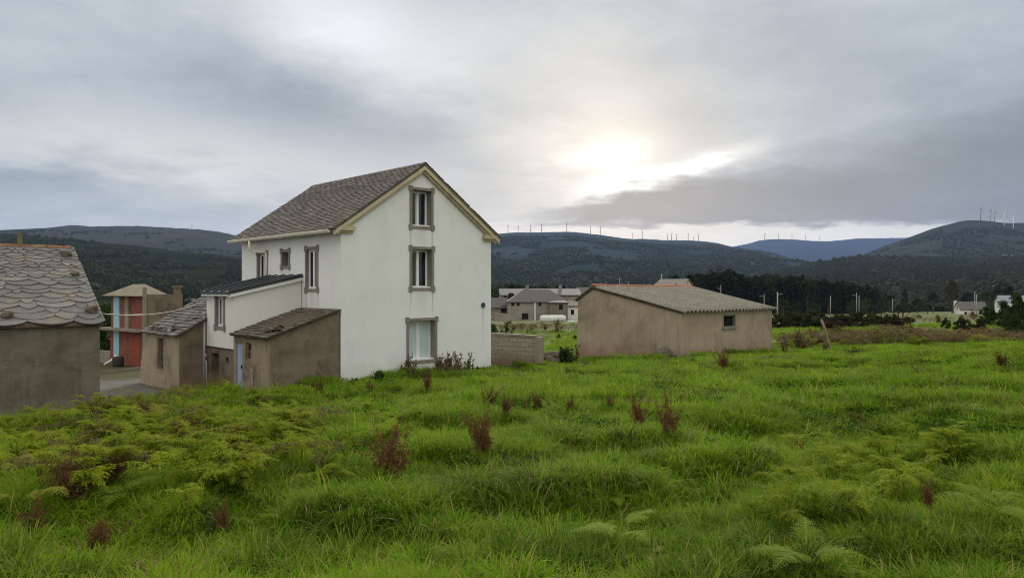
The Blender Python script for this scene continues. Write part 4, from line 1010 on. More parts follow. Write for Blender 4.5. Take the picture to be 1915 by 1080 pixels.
for k in range(13):
    px = rnd.uniform(742, 905); Y = 28.4 + (px - 640) * .0115 + rnd.uniform(-.5, .2); p = at(px, 700, Y); p.z = gz(p.x, p.y); h = rnd.uniform(.45, 1.0)
    plant('weed', W[k % 2], p, (h * .7, h * .7, h), 'withered brown weed in the strip along the foot of the white gable wall', 'weed', 'withered weeds along the white wall', None, .12)
# leaning fence post
p = hit(1553, 652, 30, 60); tp = at(1536, 597, p.y - .2); pm = MB(); d = tp - p
pm.tube([(0, 0, -.3), d * .25, d * .55 + Vector((.02, 0, 0)), d * .97, d], [.085, .08, .075, .07, .045], 9)
o = pm.build('leaning_post', plain('bleached_wood', (.30, .25, .19), (.21, .17, .13), 5, .9, .2, .6), None, True); o.location = p; tag(o, 'weathered wooden post leaning left at the meadow edge', 'post')
# ================================================================== TREES
M_bark = plain('bark', (.09, .07, .055), (.05, .04, .03), 8, .95, .1, .6)
M_pine = leafmat('conifer_needles', (.008, .014, .005), (.014, .023, .007), (.022, .032, .010), .1, .7, .05)
M_euc = leafmat('eucalypt_leaves', (.016, .026, .010), (.028, .042, .014), (.04, .054, .018), .15, .6, .05)
M_broad = leafmat('broad_leaves', (.020, .040, .010), (.038, .064, .013), (.05, .075, .017), .3, .6, .1)
M_autumn = leafmat('autumn_leaves', (.055, .042, .010), (.075, .042, .008), (.05, .048, .012), .3, .6, .3)
M_heath = leafmat('thicket_leaves', (.026, .038, .012), (.045, .050, .016), (.06, .05, .022), .25, .7, .12)
def leaf_cloud(rng, clumps, per, size, vs, fs):
    for (c, r) in clumps:
        for _ in range(per):
            d = Vector((rng.gauss(0, 1), rng.gauss(0, 1), rng.gauss(0, 1))).normalized() * r * rng.random() ** .4
            d.z *= .8; p = Vector(c) + d; e = Vector((rng.gauss(0, 1), rng.gauss(0, 1), rng.gauss(0, .7))).normalized() * size * rng.uniform(.5, 1.3)
            f_ = e.cross(Vector((rng.gauss(0, 1), rng.gauss(0, 1), rng.gauss(0, 1)))).normalized() * size * rng.uniform(.35, .7); o = len(vs)
            vs += [p - e, p + f_, p + e, p - f_]; fs.append((o, o + 1, o + 2, o + 3))
def tree_proto(kind, rng):
    """unit-height tree: returns trunk MB and crown mesh lists"""
    tr = MB(); vs, fs = [], []; cl = []
    if kind == 'conifer':
        tr.tube([(0, 0, -.05), (.005, 0, .3), (-.004, .004, .7), (0, 0, .97)], [.022, .018, .010, .003], 7)
        for k in range(30):
            z = .05 + .92 * (k / 30) ** .9; r = .19 * (1 - z) ** .75 + .015; a = k * 2.4 + rng.uniform(-.4, .4); q = r * rng.uniform(.4, .95)
            cl.append(((math.cos(a) * q, math.sin(a) * q, z - q * .2 + rng.uniform(-.02, .02)), .045 + .045 * (1 - z)))
            tr.tube([(0, 0, z), (math.cos(a) * q, math.sin(a) * q, z - q * .15)], [.006, .002], 4)
        leaf_cloud(rng, cl, 70, .018, vs, fs)
    elif kind == 'eucalypt':
        tr.tube([(0, 0, -.05), (.01, 0, .3), (-.01, .01, .6), (.01, 0, .9)], [.02, .016, .011, .004], 7)
        for k in range(22):
            z = rng.uniform(.28, .97); a = rng.uniform(0, 6.28); r = .15 * math.sin(PI * min(1, (z - .15) / .9)) ** .6 * rng.uniform(.3, 1); cl.append(((math.cos(a) * r, math.sin(a) * r, z), rng.uniform(.05, .085)))
            tr.tube([(0, 0, z - .1), (math.cos(a) * r, math.sin(a) * r, z)], [.006, .002], 4)
        leaf_cloud(rng, cl, 60, .018, vs, fs)
    elif kind == 'round':
        tr.tube([(0, 0, -.05), (.01, 0, .18), (.0, .01, .4), (.01, 0, .7)], [.035, .028, .02, .008], 8)
        for k in range(34):
            a = rng.uniform(0, 6.28); e = rng.uniform(-.5, 1.5); r = rng.uniform(.55, 1); c = (math.cos(a) * math.cos(e) * .33 * r, math.sin(a) * math.cos(e) * .33 * r, .56 + math.sin(e) * .36 * r)
            cl.append((c, rng.uniform(.07, .12)))
            if k % 3 == 0: tr.tube([(0, 0, .3), (c[0] * .5, c[1] * .5, .3 + (c[2] - .3) * .6), c], [.014, .008, .003], 5)
        leaf_cloud(rng, cl, 56, .022, vs, fs)
    else:   # bush: leaves down to the ground, several stems
        for k in range(40):
            a = rng.uniform(0, 6.28); e = rng.uniform(0, 1.5); r = rng.uniform(.45, 1); c = (math.cos(a) * math.cos(e) * .62 * r, math.sin(a) * math.cos(e) * .62 * r, .1 + math.sin(e) * .8 * r)
            cl.append((c, rng.uniform(.10, .19)))
            if k % 4 == 0: tr.tube([(c[0] * .1, c[1] * .1, -.05), c], [.02, .006], 5)
        leaf_cloud(rng, cl, 130, .036, vs, fs)
    return tr, vs, fs
rt = random.Random(31); TREE = {}
def kinds(key, kind, mat, n):
    TREE[key] = []
    for _ in range(n):
        tr, vs, fs = tree_proto(kind, rt)
        tm = bpy.data.meshes.new('trunk'); tm.from_pydata(tr.v, [], tr.f); tm.materials.append(M_bark)
        TREE[key].append((tm, mesh_of('crown', (vs, fs), mat)))
kinds('conifer', 'conifer', M_pine, 4); kinds('eucalypt', 'eucalypt', M_euc, 3); kinds('round', 'round', M_broad, 3); kinds('dark_round', 'round', M_pine, 2)
kinds('autumn', 'round', M_autumn, 1); kinds('bush', 'bush', M_broad, 3); kinds('thicket', 'bush', M_heath, 3)
def tree(key, p, h, w, label, cat='tree', group=None, sunk=0.0):
    """p = foot, h = height, w = width factor"""
    tm, cm = rnd.choice(TREE[key]); name = {'conifer': 'conifer', 'eucalypt': 'eucalyptus', 'round': 'broadleaf_tree', 'dark_round': 'dark_tree', 'autumn': 'autumn_tree', 'bush': 'bush', 'thicket': 'thicket_bush'}[key]
    t_ = thing(name, label, cat, p, rnd.uniform(0, 6.28), group); t_.scale = (h * w, h * w, h)
    for nm, me in (('trunk' if key not in ('bush', 'thicket') else 'stems', tm), ('crown', cm)):
        o = bpy.data.objects.new(nm, me); COL.objects.link(o); o.parent = t_
    return t_
def tree_at(key, px, top, Y, w, label, cat='tree', group=None):
    x = ax(px) * Y; z = gz(x, Y); return tree(key, (x, Y, z), max(bz(top) * Y - z, .5), w, label, cat, group)
# the dark wood behind the corrugated-roof shed
WX = [1215, 1240, 1262, 1290, 1312, 1345, 1370, 1400, 1450, 1500, 1540, 1580, 1610, 1645, 1680]; WT = [532, 520, 509, 514, 508, 501, 503, 512, 511, 514, 518, 525, 528, 540, 548]
for row, (Y, n) in enumerate(((350, 34), (325, 34), (300, 34), (280, 30))):
    for k in range(n):
        px = 1295 + (1655 - 1295) * (k + rnd.uniform(-.4, .4)) / (n - 1) - row * 4; top = np.interp(px, WX, WT) + rnd.uniform(-3, 10) + row * 2
        key = 'eucalypt' if rnd.random() < .25 else 'conifer'
        tree_at(key, px, top, Y, rnd.uniform(1.1, 1.7), 'grey-green eucalyptus in the dark wood behind the corrugated shed' if key == 'eucalypt' else 'dark conifer in the wood behind the corrugated shed', 'tree', 'eucalyptus trees of the dark wood' if key == 'eucalypt' else 'conifers of the dark wood')
for px, top, Y, key, w, lab in ((1262, 509, 260, 'dark_round', .75, 'rounded dark tree behind the roof of the white cottage above the shed'), (1240, 520, 300, 'conifer', 1.1, 'small conifer left of the white cottage above the shed'), (1290, 510, 280, 'conifer', 1.1, 'conifer rising right of the white cottage above the shed'), (1310, 514, 262, 'conifer', 1.2, 'conifer next right of the cottage gable'),
        (1550, 553, 240, 'dark_round', .9, 'round dark tree standing before the wood by a thin pole'), (1622, 556, 225, 'round', 1.1, 'broad round tree behind the twin lamp poles'), (1648, 560, 215, 'round', 1.0, 'lower round tree right of the twin lamp poles'),
        (1692, 540, 330, 'conifer', 1.3, 'lone conifer with narrow crown right of the wood'), (1665, 548, 330, 'dark_round', .9, 'dark tree at the right end of the wood'), (1715, 556, 300, 'dark_round', 1.0, 'dark tree between lone conifer and autumn tree'),
        (1745, 545, 330, 'dark_round', 1.0, 'dark tree left of the autumn tree'), (1781, 521, 335, 'autumn', .75, 'tall autumn tree with brownish crown above the white bungalow'), (1810, 545, 330, 'dark_round', .9, 'dark tree right of the autumn tree behind the bungalow'),
        (1845, 540, 320, 'round', .9, 'green tree between bungalow and right edge house'), (1868, 529, 330, 'dark_round', .75, 'large dark tree, left of the pair behind the edge house'), (1888, 531, 335, 'dark_round', .75, 'large dark tree, right of the pair behind the edge house'), (1905, 545, 330, 'round', .8, 'green tree at the right edge behind the house'),
        (1700, 566, 280, 'dark_round', 1.2, 'low dark tree left of the bungalow chimney'), (1735, 568, 285, 'dark_round', 1.2, 'low dark tree touching the bungalow chimney side')):
    tree_at(key, px, top, Y, w, lab)
for px, top, Y, key, w, lab in ((1718, 588, 150, 'bush', 1.7, 'rounded dark bush, left of two in the green field'), (1753, 590, 150, 'bush', 1.7, 'rounded dark bush, right of two in the green field'),
        (1480, 579, 110, 'thicket', 1.6, 'olive scrub bush just right of the shed roof corner'), (1520, 578, 120, 'thicket', 1.3, 'olive bush left of the big thicket'), (1455, 583, 105, 'thicket', 1.2, 'scrub bush touching the shed roof corner'), (1535, 585, 92, 'thicket', 1.4, 'dark bush behind the leaning post'),
        (1575, 583, 84, 'thicket', 1.3, 'densest grey-green bush of the thicket, right of the post'), (1605, 578, 88, 'thicket', 1.4, 'tallest bush of the thicket'), (1635, 585, 90, 'thicket', 1.5, 'dark bush at the right end of the thicket'), (1655, 596, 92, 'thicket', 1.9, 'low bush ending the thicket towards the green field'),
        (1850, 570, 85, 'bush', .9, 'leafy green bush right of the bungalow'), (1880, 560, 80, 'bush', .8, 'tall bush before the edge house'), (1905, 545, 70, 'bush', .6, 'tall twiggy bush at the right edge of the field'), (1800, 588, 70, 'thicket', .8, 'scrubby bush below the bungalow'), (1830, 596, 66, 'thicket', .9, 'low brownish bush below the twin poles'),
        (1900, 585, 58, 'bush', .8, 'dark bush low at the right edge above bracken'), (1768, 592, 78, 'thicket', .7, 'thin twiggy bush left of the bungalow front'),
        (1045, 636, 78, 'bush', .9, 'dark hedge bush in the field left of the shed'), (1075, 632, 74, 'bush', .9, 'dark hedge bush touching the shed outline')):
    tree_at(key, px, top, Y, w, lab, 'bush')
for k in range(22):
    px = rnd.uniform(1450, 1720); tree_at('thicket' if k % 4 else 'bush', px, rnd.uniform(581, 594) + (px - 1450) * .012, rnd.uniform(72, 128), rnd.uniform(1.0, 1.9), 'scrubby bush of the rough pasture beyond the brown bracken band', 'bush', 'scrub of the rough pasture')
for k in range(9):
    px = rnd.uniform(1455, 1700); tree_at('round' if k % 3 else 'dark_round', px, rnd.uniform(556, 570), rnd.uniform(170, 230), rnd.uniform(.9, 1.4), 'small round tree along the hedge line before the dark wood', 'tree', 'hedge trees before the dark wood')
for k in range(26):      # belt behind the stone village houses
    px = 905 + k * 8 + rnd.uniform(-3, 3); tree_at(rnd.choice(['conifer', 'eucalypt', 'conifer', 'round']), px, 533 + rnd.uniform(-5, 8), rnd.uniform(250, 300), rnd.uniform(1.0, 1.5), 'tree in the belt behind the stone village houses', 'tree', 'tree belt behind the village')
for px, top, Y, key, w, lab in ((908, 575, 120, 'autumn', .8, 'yellow-green tree hugging the white house edge'), (196, 560, 70, 'round', .6, 'green tree between barn roof and brick tower'), (190, 575, 60, 'bush', .6, 'bush behind the barn corner'), (320, 545, 110, 'dark_round', .9, 'dark tree beyond the brick tower chimney'), (345, 548, 150, 'dark_round', 1.0, 'dark tree above the valley cottages'), (375, 552, 150, 'dark_round', .9, 'dark tree left of the annex roof'), (372, 562, 130, 'bush', .8, 'green bush right of the valley cottage'), (331, 583, 90, 'bush', .6, 'dark bush behind the outhouse roof'), (356, 583, 90, 'bush', .6, 'dark bush below the valley cottage')):
    tree_at(key, px, top, Y, w, lab, 'tree' if key not in ('bush',) else 'bush')

# ================================================================== HILLS
FOREST = {}
H_c = None
def hill(name, label, crest, Y0, Y1, z0, mat, amp, prof=1.0, seed=0, back=.25, nx=260, nt=70, pxr=None):
    xs = np.array([c[0] for c in crest], float); ys = np.array([c[1] for c in crest], float)
    pxs = np.linspace(xs[0], xs[-1], nx); k = np.interp(pxs, xs, ys)
    ker = np.array([1, 2, 3, 2, 1]) / 9; k = np.convolve(np.pad(k, 2, 'edge'), ker, 'valid')
    T = np.linspace(0, 1 + back, nt); PX, TT = np.meshgrid(pxs, T); CR = np.broadcast_to(k, PX.shape)
    Y = Y0 + (Y1 - Y0) * TT; X = (PX - CX) / F * Y1 * (.35 + .65 * Y / Y1)
    zc = (CY - CR) / F * Y1
    tt = np.where(TT <= 1, TT ** prof, 1 - (TT - 1) * 1.4)
    rid = fbm(X / (Y1 * .10), Y / (Y1 * .16), seed, 4) + .6 * fbm(X / (Y1 * .035), Y / (Y1 * .05), seed + 5, 3)
    Z = z0 + (zc - z0) * tt + amp * rid * np.clip(np.sin(PI * np.clip(TT, 0, 1)), 0, 1) * np.clip(1.15 - TT, 0, 1) + amp * .06 * fbm(X / 14, Y / 14, seed + 9, 2)
    V = np.stack([X, Y, Z], -1).reshape(-1, 3); n = nx
    i, j = np.meshgrid(np.arange(nt - 1), np.arange(nx - 1), indexing='ij')
    Q = np.stack([i*n+j, i*n+j+1, (i+1)*n+j+1, (i+1)*n+j], -1).reshape(-1, 4)
    me = bpy.data.meshes.new(name); me.from_pydata(V.tolist(), [], Q.tolist()); me.materials.append(mat); me.update(); me.polygons.foreach_set('use_smooth', [True] * len(me.polygons))
    o = bpy.data.objects.new(name, me); COL.objects.link(o); tag(o, label, None, None, 'structure')
    return V.reshape(nt, nx, 3)
def hillmat(name, c1, c2, c3, sc, field=None, thr=.6):
    m, t, b = new_mat(name); p = world_pos(t)
    c = t.mix(t.smooth(.38, .62, t.noise(p, sc, 8, .65)), c1, c2); c = t.mix(t.mul(t.smooth(.5, .7, t.noise(p, sc * 3.3, 6, .65)), .8), c, c3)
    if field: c = t.mix(t.smooth(thr, thr + .03, t.noise(p, sc * .8, 2, .5)), c, field)
    t.put(b.inputs['Base Color'], c); b.inputs['Roughness'].default_value = 1; b.inputs['Specular IOR Level'].default_value = 0
    bump(t, b, t.noise(p, sc * 14, 6, .7), 1.0, 12); return m
H_for = hillmat('forest_floor', (.010, .016, .008), (.020, .028, .011), (.034, .030, .016), .004)
H_hea = hillmat('heath_slope', (.034, .038, .035), (.050, .050, .046), (.024, .030, .019), .0022)
H_blu = hillmat('far_heath_haze_blue', (.012, .022, .055), (.020, .030, .062), (.010, .018, .04), .0012)  # distance-haze blue painted into the heath's base colour
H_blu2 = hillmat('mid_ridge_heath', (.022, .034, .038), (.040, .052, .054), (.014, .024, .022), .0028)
H_right = hillmat('right_hill_heath', (.028, .036, .032), (.042, .045, .038), (.018, .026, .018), .0024)
g1 = hill('hill', 'near wooded hillside rising behind the brick tower on the left', [(-900, 470), (-300, 445), (0, 441), (60, 439), (110, 446), (150, 449), (200, 454), (260, 459), (320, 468), (380, 474), (450, 480), (560, 492), (700, 505), (900, 520)], 420, 1500, -14, H_for, 18, 1.0, 1)
g2 = hill('hill', 'long purple-brown heath ridge behind the left wooded hill', [(-1300, 450), (-500, 440), (-100, 434), (0, 430), (45, 428), (100, 425), (130, 420.5), (150, 421), (170, 424), (210, 422), (260, 422), (300, 425), (345, 427), (380, 429), (410, 433), (440, 440), (500, 447), (620, 470), (800, 505)], 1500, 3000, 40, H_hea, 34, 1.02, 2)
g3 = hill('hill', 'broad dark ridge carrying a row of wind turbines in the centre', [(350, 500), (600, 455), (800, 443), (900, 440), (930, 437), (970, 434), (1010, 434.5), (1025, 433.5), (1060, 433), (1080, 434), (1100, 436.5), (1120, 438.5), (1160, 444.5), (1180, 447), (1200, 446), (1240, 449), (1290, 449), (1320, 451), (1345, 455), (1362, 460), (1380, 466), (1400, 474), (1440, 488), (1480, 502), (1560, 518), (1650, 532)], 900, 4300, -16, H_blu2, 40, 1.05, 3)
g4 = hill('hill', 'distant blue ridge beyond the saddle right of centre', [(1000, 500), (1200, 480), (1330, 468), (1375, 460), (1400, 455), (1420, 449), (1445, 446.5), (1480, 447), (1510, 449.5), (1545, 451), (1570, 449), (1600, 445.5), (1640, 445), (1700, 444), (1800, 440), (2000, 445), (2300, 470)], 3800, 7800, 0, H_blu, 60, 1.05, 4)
g5 = hill('hill', 'high dark hill with large wind turbines at the right', [(1380, 520), (1450, 515), (1520, 505), (1570, 490), (1620, 473), (1660, 457), (1690, 447), (1712, 439), (1740, 428), (1768, 420.5), (1785, 416), (1800, 412), (1830, 411), (1850, 413), (1880, 417), (1915, 416), (2000, 414), (2200, 425), (2700, 450)], 1500, 2700, 10, H_right, 26, 1.08, 5)
g6 = hill('hill', 'low wooded shoulder in front of the high right hill', [(1180, 541), (1300, 529), (1400, 514), (1450, 505), (1480, 499), (1500, 495), (1530, 489), (1560, 484), (1600, 480), (1660, 481), (1700, 481), (1760, 483), (1800, 486), (1860, 482), (1950, 475), (2200, 475), (2800, 505)], 500, 1700, -14, H_for, 16, 1.02, 6)
# forests: crowns packed on the slopes, one mass per hillside
def crown_proto(rng, cone, mat):
    bm = bmesh.new(); bmesh.ops.create_icosphere(bm, subdivisions=2, radius=1); vs = []; fs = []
    for v in bm.verts:
        k = 1 + rng.uniform(-.22, .22); v.co *= k; v.co.z = v.co.z * (1.25 if cone else .8) + .8
        if cone: q = max(.15, 1.05 - max(v.co.z, 0) / 2.3); v.co.x *= q; v.co.y *= q
    vs = [v.co.copy() for v in bm.verts]; fs = [tuple(v.index for v in f.verts) for f in bm.faces]; bm.free()
    leaf_cloud(rng, [((0, 0, .8), 1.05)], 60, .22, vs, fs)
    return bpy.data.objects.new('c', mesh_of('crown', (vs, fs), mat))
M_for1 = leafmat('forest_crowns', (.009, .016, .007), (.018, .028, .010), (.028, .036, .013), .1, .8, .006)
M_for2 = leafmat('forest_crowns_olive', (.020, .028, .010), (.036, .042, .014), (.044, .040, .018), .1, .8, .006)
def forest(g, n, size, t0, t1, thr, seed, label, px=None, holes=None):
    nt, nx, _ = g.shape; ti = nrs.rand(n) ** .8 * (t1 - t0) + t0; xi = nrs.rand(n) * (nx - 1.01)
    tI = ti / 1.25 * (nt - 1); a = tI.astype(int); b_ = xi.astype(int); fa = (tI - a)[:, None]; fb = (xi - b_)[:, None]
    p = (g[a, b_] * (1 - fb) + g[a, b_ + 1] * fb) * (1 - fa) + (g[a + 1, b_] * (1 - fb) + g[a + 1, b_ + 1] * fb) * fa
    k = (fbm(p[:, 0] / 160, p[:, 1] / 220, seed, 4) > thr + .55 * np.clip((ti - .55) / .45, 0, 1)) & (np.abs(p[:, 0] / p[:, 1]) < .82)
    if holes is not None:
        for hx, hy, hr in holes: k &= np.hypot(p[:, 0] - hx, p[:, 1] - hy) > hr
    p = p[k]; m = len(p); rr = random.Random(seed)
    kd = [crown_proto(rr, True, M_for1), crown_proto(rr, False, M_for1), crown_proto(rr, True, M_for1), crown_proto(rr, False, M_for2)]
    w = np.where(fbm(p[:, 0] / 120, p[:, 1] / 160, seed + 3, 3) > .12, nrs.randint(1, 4, m), nrs.randint(0, 3, m))
    scatter('forest', label, kd, p - [0, 0, 1.0], np.stack([nrs.uniform(-.1, .1, m), nrs.uniform(-.1, .1, m), nrs.uniform(0, 6.28, m)], -1), nrs.uniform(.6, 1.25, m) * size * np.where(nrs.rand(m) < .08, 1.5, 1), w)
FX, FY = ax(1882) * 1180, 1180.0
forest(g1, 30000, 3.4, .02, .95, -.35, 101, 'mixed dark woodland covering the left hillside')
forest(g2, 16000, 3.6, .0, .9, .10, 102, 'dark woodland strips on the left heath ridge')
forest(g3, 60000, 3.6, .0, .72, -.25, 103, 'dark woodland on the slope of the central turbine ridge')
forest(g5, 16000, 3.4, .0, .92, -.05, 104, 'woodland patches on the high right hill')
forest(g6, 34000, 3.4, .02, .96, -.6, 105, 'dense woodland on the low right shoulder', None, [(ax(1875) * 1330, 1330, 55), (ax(1890) * 1310, 1310, 40)])
# the valley floor wood between the village and the hills
n = 9000; Y = nrs.uniform(380, 950, n); X = Y * nrs.uniform(-.8, .8, n); k = fbm(X / 90, Y / 90, 200, 3) > -.25; X, Y = X[k], Y[k]; n = len(X); rr = random.Random(9)
scatter('forest', 'valley woodland between the village and the hills', [crown_proto(rr, c, m) for c, m in ((True, M_for1), (False, M_for1), (False, M_for2))], np.stack([X, Y, ground(X, Y) - 1], -1), np.stack([X * 0, X * 0, nrs.uniform(0, 6.28, n)], -1), nrs.uniform(2.2, 4.2, n), nrs.randint(0, 3, n))
# small green field and hamlet on the right shoulder
def patch(g, px, py):
    q = (CX - px, 0); A_ = g[..., 0] / g[..., 1] - ax(px); B_ = g[..., 2] / g[..., 1] - bz(py); k = np.argmin(A_ ** 2 + B_ ** 2); return Vector(g.reshape(-1, 3)[k])

# ================================================================== WIND TURBINES
M_turb = plain('turbine_white', (.70, .71, .72), (.64, .65, .66), 1, .5, .4, 0)
M_turb_d = plain('turbine_grey', (.24, .25, .27), (.20, .21, .22), 1, .5, .4, 0)
def turbine(px, py_hub, py_base, Y, label, group, mat, yaw=0.0, roll=0.0, blade=.62):
    z1, z0 = bz(py_hub) * Y, bz(py_base) * Y; H = z1 - z0; t_ = thing('wind_turbine', label, 'wind turbine', (ax(px) * Y, Y, z0), yaw, group)
    m = MB(); m.tube([(0, 0, -H * .2), (0, 0, H * .5), (0, 0, H)], [H * k for k in ((.048, .04, .032) if Y > 3500 else (.036, .03, .022))], 12); m.build('tower', mat, t_, True)
    m = MB(); m.box(-H * .025, H * .025, -H * .05, H * .09, H - H * .01, H + H * .05); bevel(m.build('nacelle', mat, t_), H * .008)
    R = H * blade; hb = MB(); hb.tube([(0, -H * .05, H + H * .02), (0, -H * .085, H + H * .02), (0, -H * .10, H + H * .02)], [H * .022, H * .02, H * .006], 10); hb.build('hub', mat, t_, True)
    for k in range(3):
        a = roll + k * 2 * PI / 3; d = Vector((math.sin(a), 0, math.cos(a))); e = Vector((math.cos(a), 0, -math.sin(a))); c = Vector((0, -H * .075, H + H * .02)); b_ = MB()
        pr = [(0, .012), (.12, .030), (.3, .026), (.7, .015), (1, .004)]; vs = []
        for q, w in pr:
            for f_, y in ((-.35, 0), (0, -.25), (.65, 0), (0, .25)): vs.append(c + d * R * q + e * H * w * 1.6 * f_ + Vector((0, H * w * y, 0)))
        fs = [(3, 2, 1, 0), (16, 17, 18, 19)] + [(4*i + j, 4*i + (j+1) % 4, 4*i + 4 + (j+1) % 4, 4*i + 4 + j) for i in range(4) for j in range(4)]
        b_.add(vs, fs); b_.build('blade', mat, t_)
ORD = 'first second third fourth fifth sixth seventh eighth ninth tenth eleventh twelfth thirteenth fourteenth fifteenth'.split()
for i, (px, t0, t1, Y) in enumerate(((950, 423, 436.5, 4300), (969, 423, 435.5, 4300), (992.5, 422, 435, 4300), (1013, 420.5, 435, 4300), (1060, 419, 434.5, 4250), (1104, 424, 437.5, 4300), (1122.5, 425, 440, 4250), (1182.5, 437, 451, 4100), (1201, 433, 447, 4350),
        (1248, 438.5, 450, 4500), (1256, 437.5, 450, 4450), (1265, 438.5, 450, 4500), (1287, 437.5, 450.5, 4450), (1297, 443, 451, 4600), (1306, 438.5, 451.5, 4450))):
    turbine(px, t0, t1, Y, '%s wind turbine along the central ridge counting from the white house' % ORD[i], 'wind turbines on the central ridge', M_turb if i in (7,) else M_turb_d, rnd.uniform(.9, 1.9), rnd.uniform(0, 2), .55)
for i, (px, t0, t1) in enumerate(((1430, 438, 449), (1455.5, 437.5, 448), (1481, 439, 449), (1506, 440.5, 450.5), (1532, 442, 451.5))):
    turbine(px, t0, t1, 7700, '%s wind turbine on the distant blue ridge from the saddle rightwards' % ORD[i], 'wind turbines on the blue ridge', M_turb_d, rnd.uniform(1.0, 2.0), rnd.uniform(0, 2), .5)
for px, t0, t1, Y, mt, yaw, roll, lab in ((1834, 391, 413, 2750, M_turb_d, 1.4, 0, 'wind turbine nearest the summit of the high right hill'), (1851.7, 394.5, 415, 2800, M_turb_d, .3, .5, 'wind turbine with spread blades right of the summit one'), (1860, 397.5, 416, 2900, M_turb_d, 1.5, .2, 'faint wind turbine close behind the spread-bladed one'),
        (1878, 396.5, 421, 2600, M_turb, 1.5, .0, 'white-footed wind turbine second from the right'), (1895, 404.5, 431, 2450, M_turb, .25, -.18, 'largest white wind turbine, standing lowest on the right hill')):
    turbine(px, t0, t1, Y, lab, 'wind turbines on the right hill', mt, yaw, roll, .55)
m = MB(); Y = 2950; m.tube([(ax(359) * Y, Y, bz(430) * Y), (ax(359) * Y, Y, bz(416) * Y)], [1.4, .7], 6); tag(m.build('radio_mast', M_turb_d), 'thin radio mast on the left heath ridge', 'mast')

# ================================================================== POLES AND STREET LAMPS
M_pole = plain('concrete_pole', (.34, .335, .32), (.27, .265, .255), 3, .8, .2, .1)
def pole(px, top, base, Y, label, arm=0, cat='street lamp', r=.075, cross=False):
    z0 = gz(ax(px) * Y, Y); z1 = bz(top) * Y; t_ = thing('street_lamp' if arm else 'utility_pole', label, cat, (ax(px) * Y, Y, z0)); h = z1 - z0
    m = MB(); m.tube([(0, 0, -.3), (0, 0, h)], [r * 1.2, r * .8], 9); m.build('pole', M_pole, t_, True)
    if arm:
        m = MB(); m.tube([(0, 0, h * .86), (arm * .5, 0, h * .9), (arm, 0, h * .91)], [.05, .045, .04], 7); m.build('arm', M_pole, t_)
        m = MB(); m.prism([(arm - .2, -.1, h * .91 - .04), (arm + .2, -.1, h * .91 - .04), (arm + .14, -.1, h * .91 + .08), (arm - .14, -.1, h * .91 + .08)], (0, .2, 0)); m.build('lamp_head', M_turb_d, t_)
    if cross:
        m = MB(); m.box(-.7, .7, -.05, .05, h * .93, h * .95); m.build('crossarm', M_timber, t_)
        m = MB()
        for q in (-.6, -.2, .2, .6): m.tube([(q, 0, h * .96), (q, 0, h * .96 + .22)], .05, 6)
        m.build('insulators', M_turb_d, t_)
    return t_
pole(1348, 533, 558, 170, 'bright pale lamp pole rising above the shed roof', -.7); pole(1429, 549, 572, 170, 'grey lamp pole above the right slope of the shed roof', -.8); pole(1454, 545, 582, 150, 'white lamp pole just right of the shed roof corner', .8, r=.14)
pole(1553, 552, 580, 190, 'slim pole in front of the round dark tree', 0, 'pole', .09); pole(1602, 547, 578, 165, 'lamp pole with arm to the left over the thicket', -.7); pole(1606.5, 553, 578, 170, 'plain pole standing beside the thicket lamp pole', 0, 'pole', .08); pole(1669, 558, 576, 220, 'short lamp pole at the right end of the wood', .9)
pole(1823, 545, 597, 240, 'tall twin utility pole before the bungalow, left one', 0, 'utility pole', .12); pole(1826.5, 550, 597, 235, 'shorter pole of the twin before the bungalow, right one', 0, 'utility pole', .12)
pole(1237, 512, 540, 190, 'utility pole with crossarm left of the white cottage', 0, 'utility pole', .13, True); pole(1176, 527, 545, 190, 'short pale pole above the orange ridge of the shed', 0, 'pole', .12); pole(1214, 531, 545, 190, 'small pole left of the white cottage, above the orange ridge', 0, 'pole', .1); pole(1159, 519, 545, 200, 'faint utility pole with crossarm above the shed apex', 0, 'utility pole', .1, True)

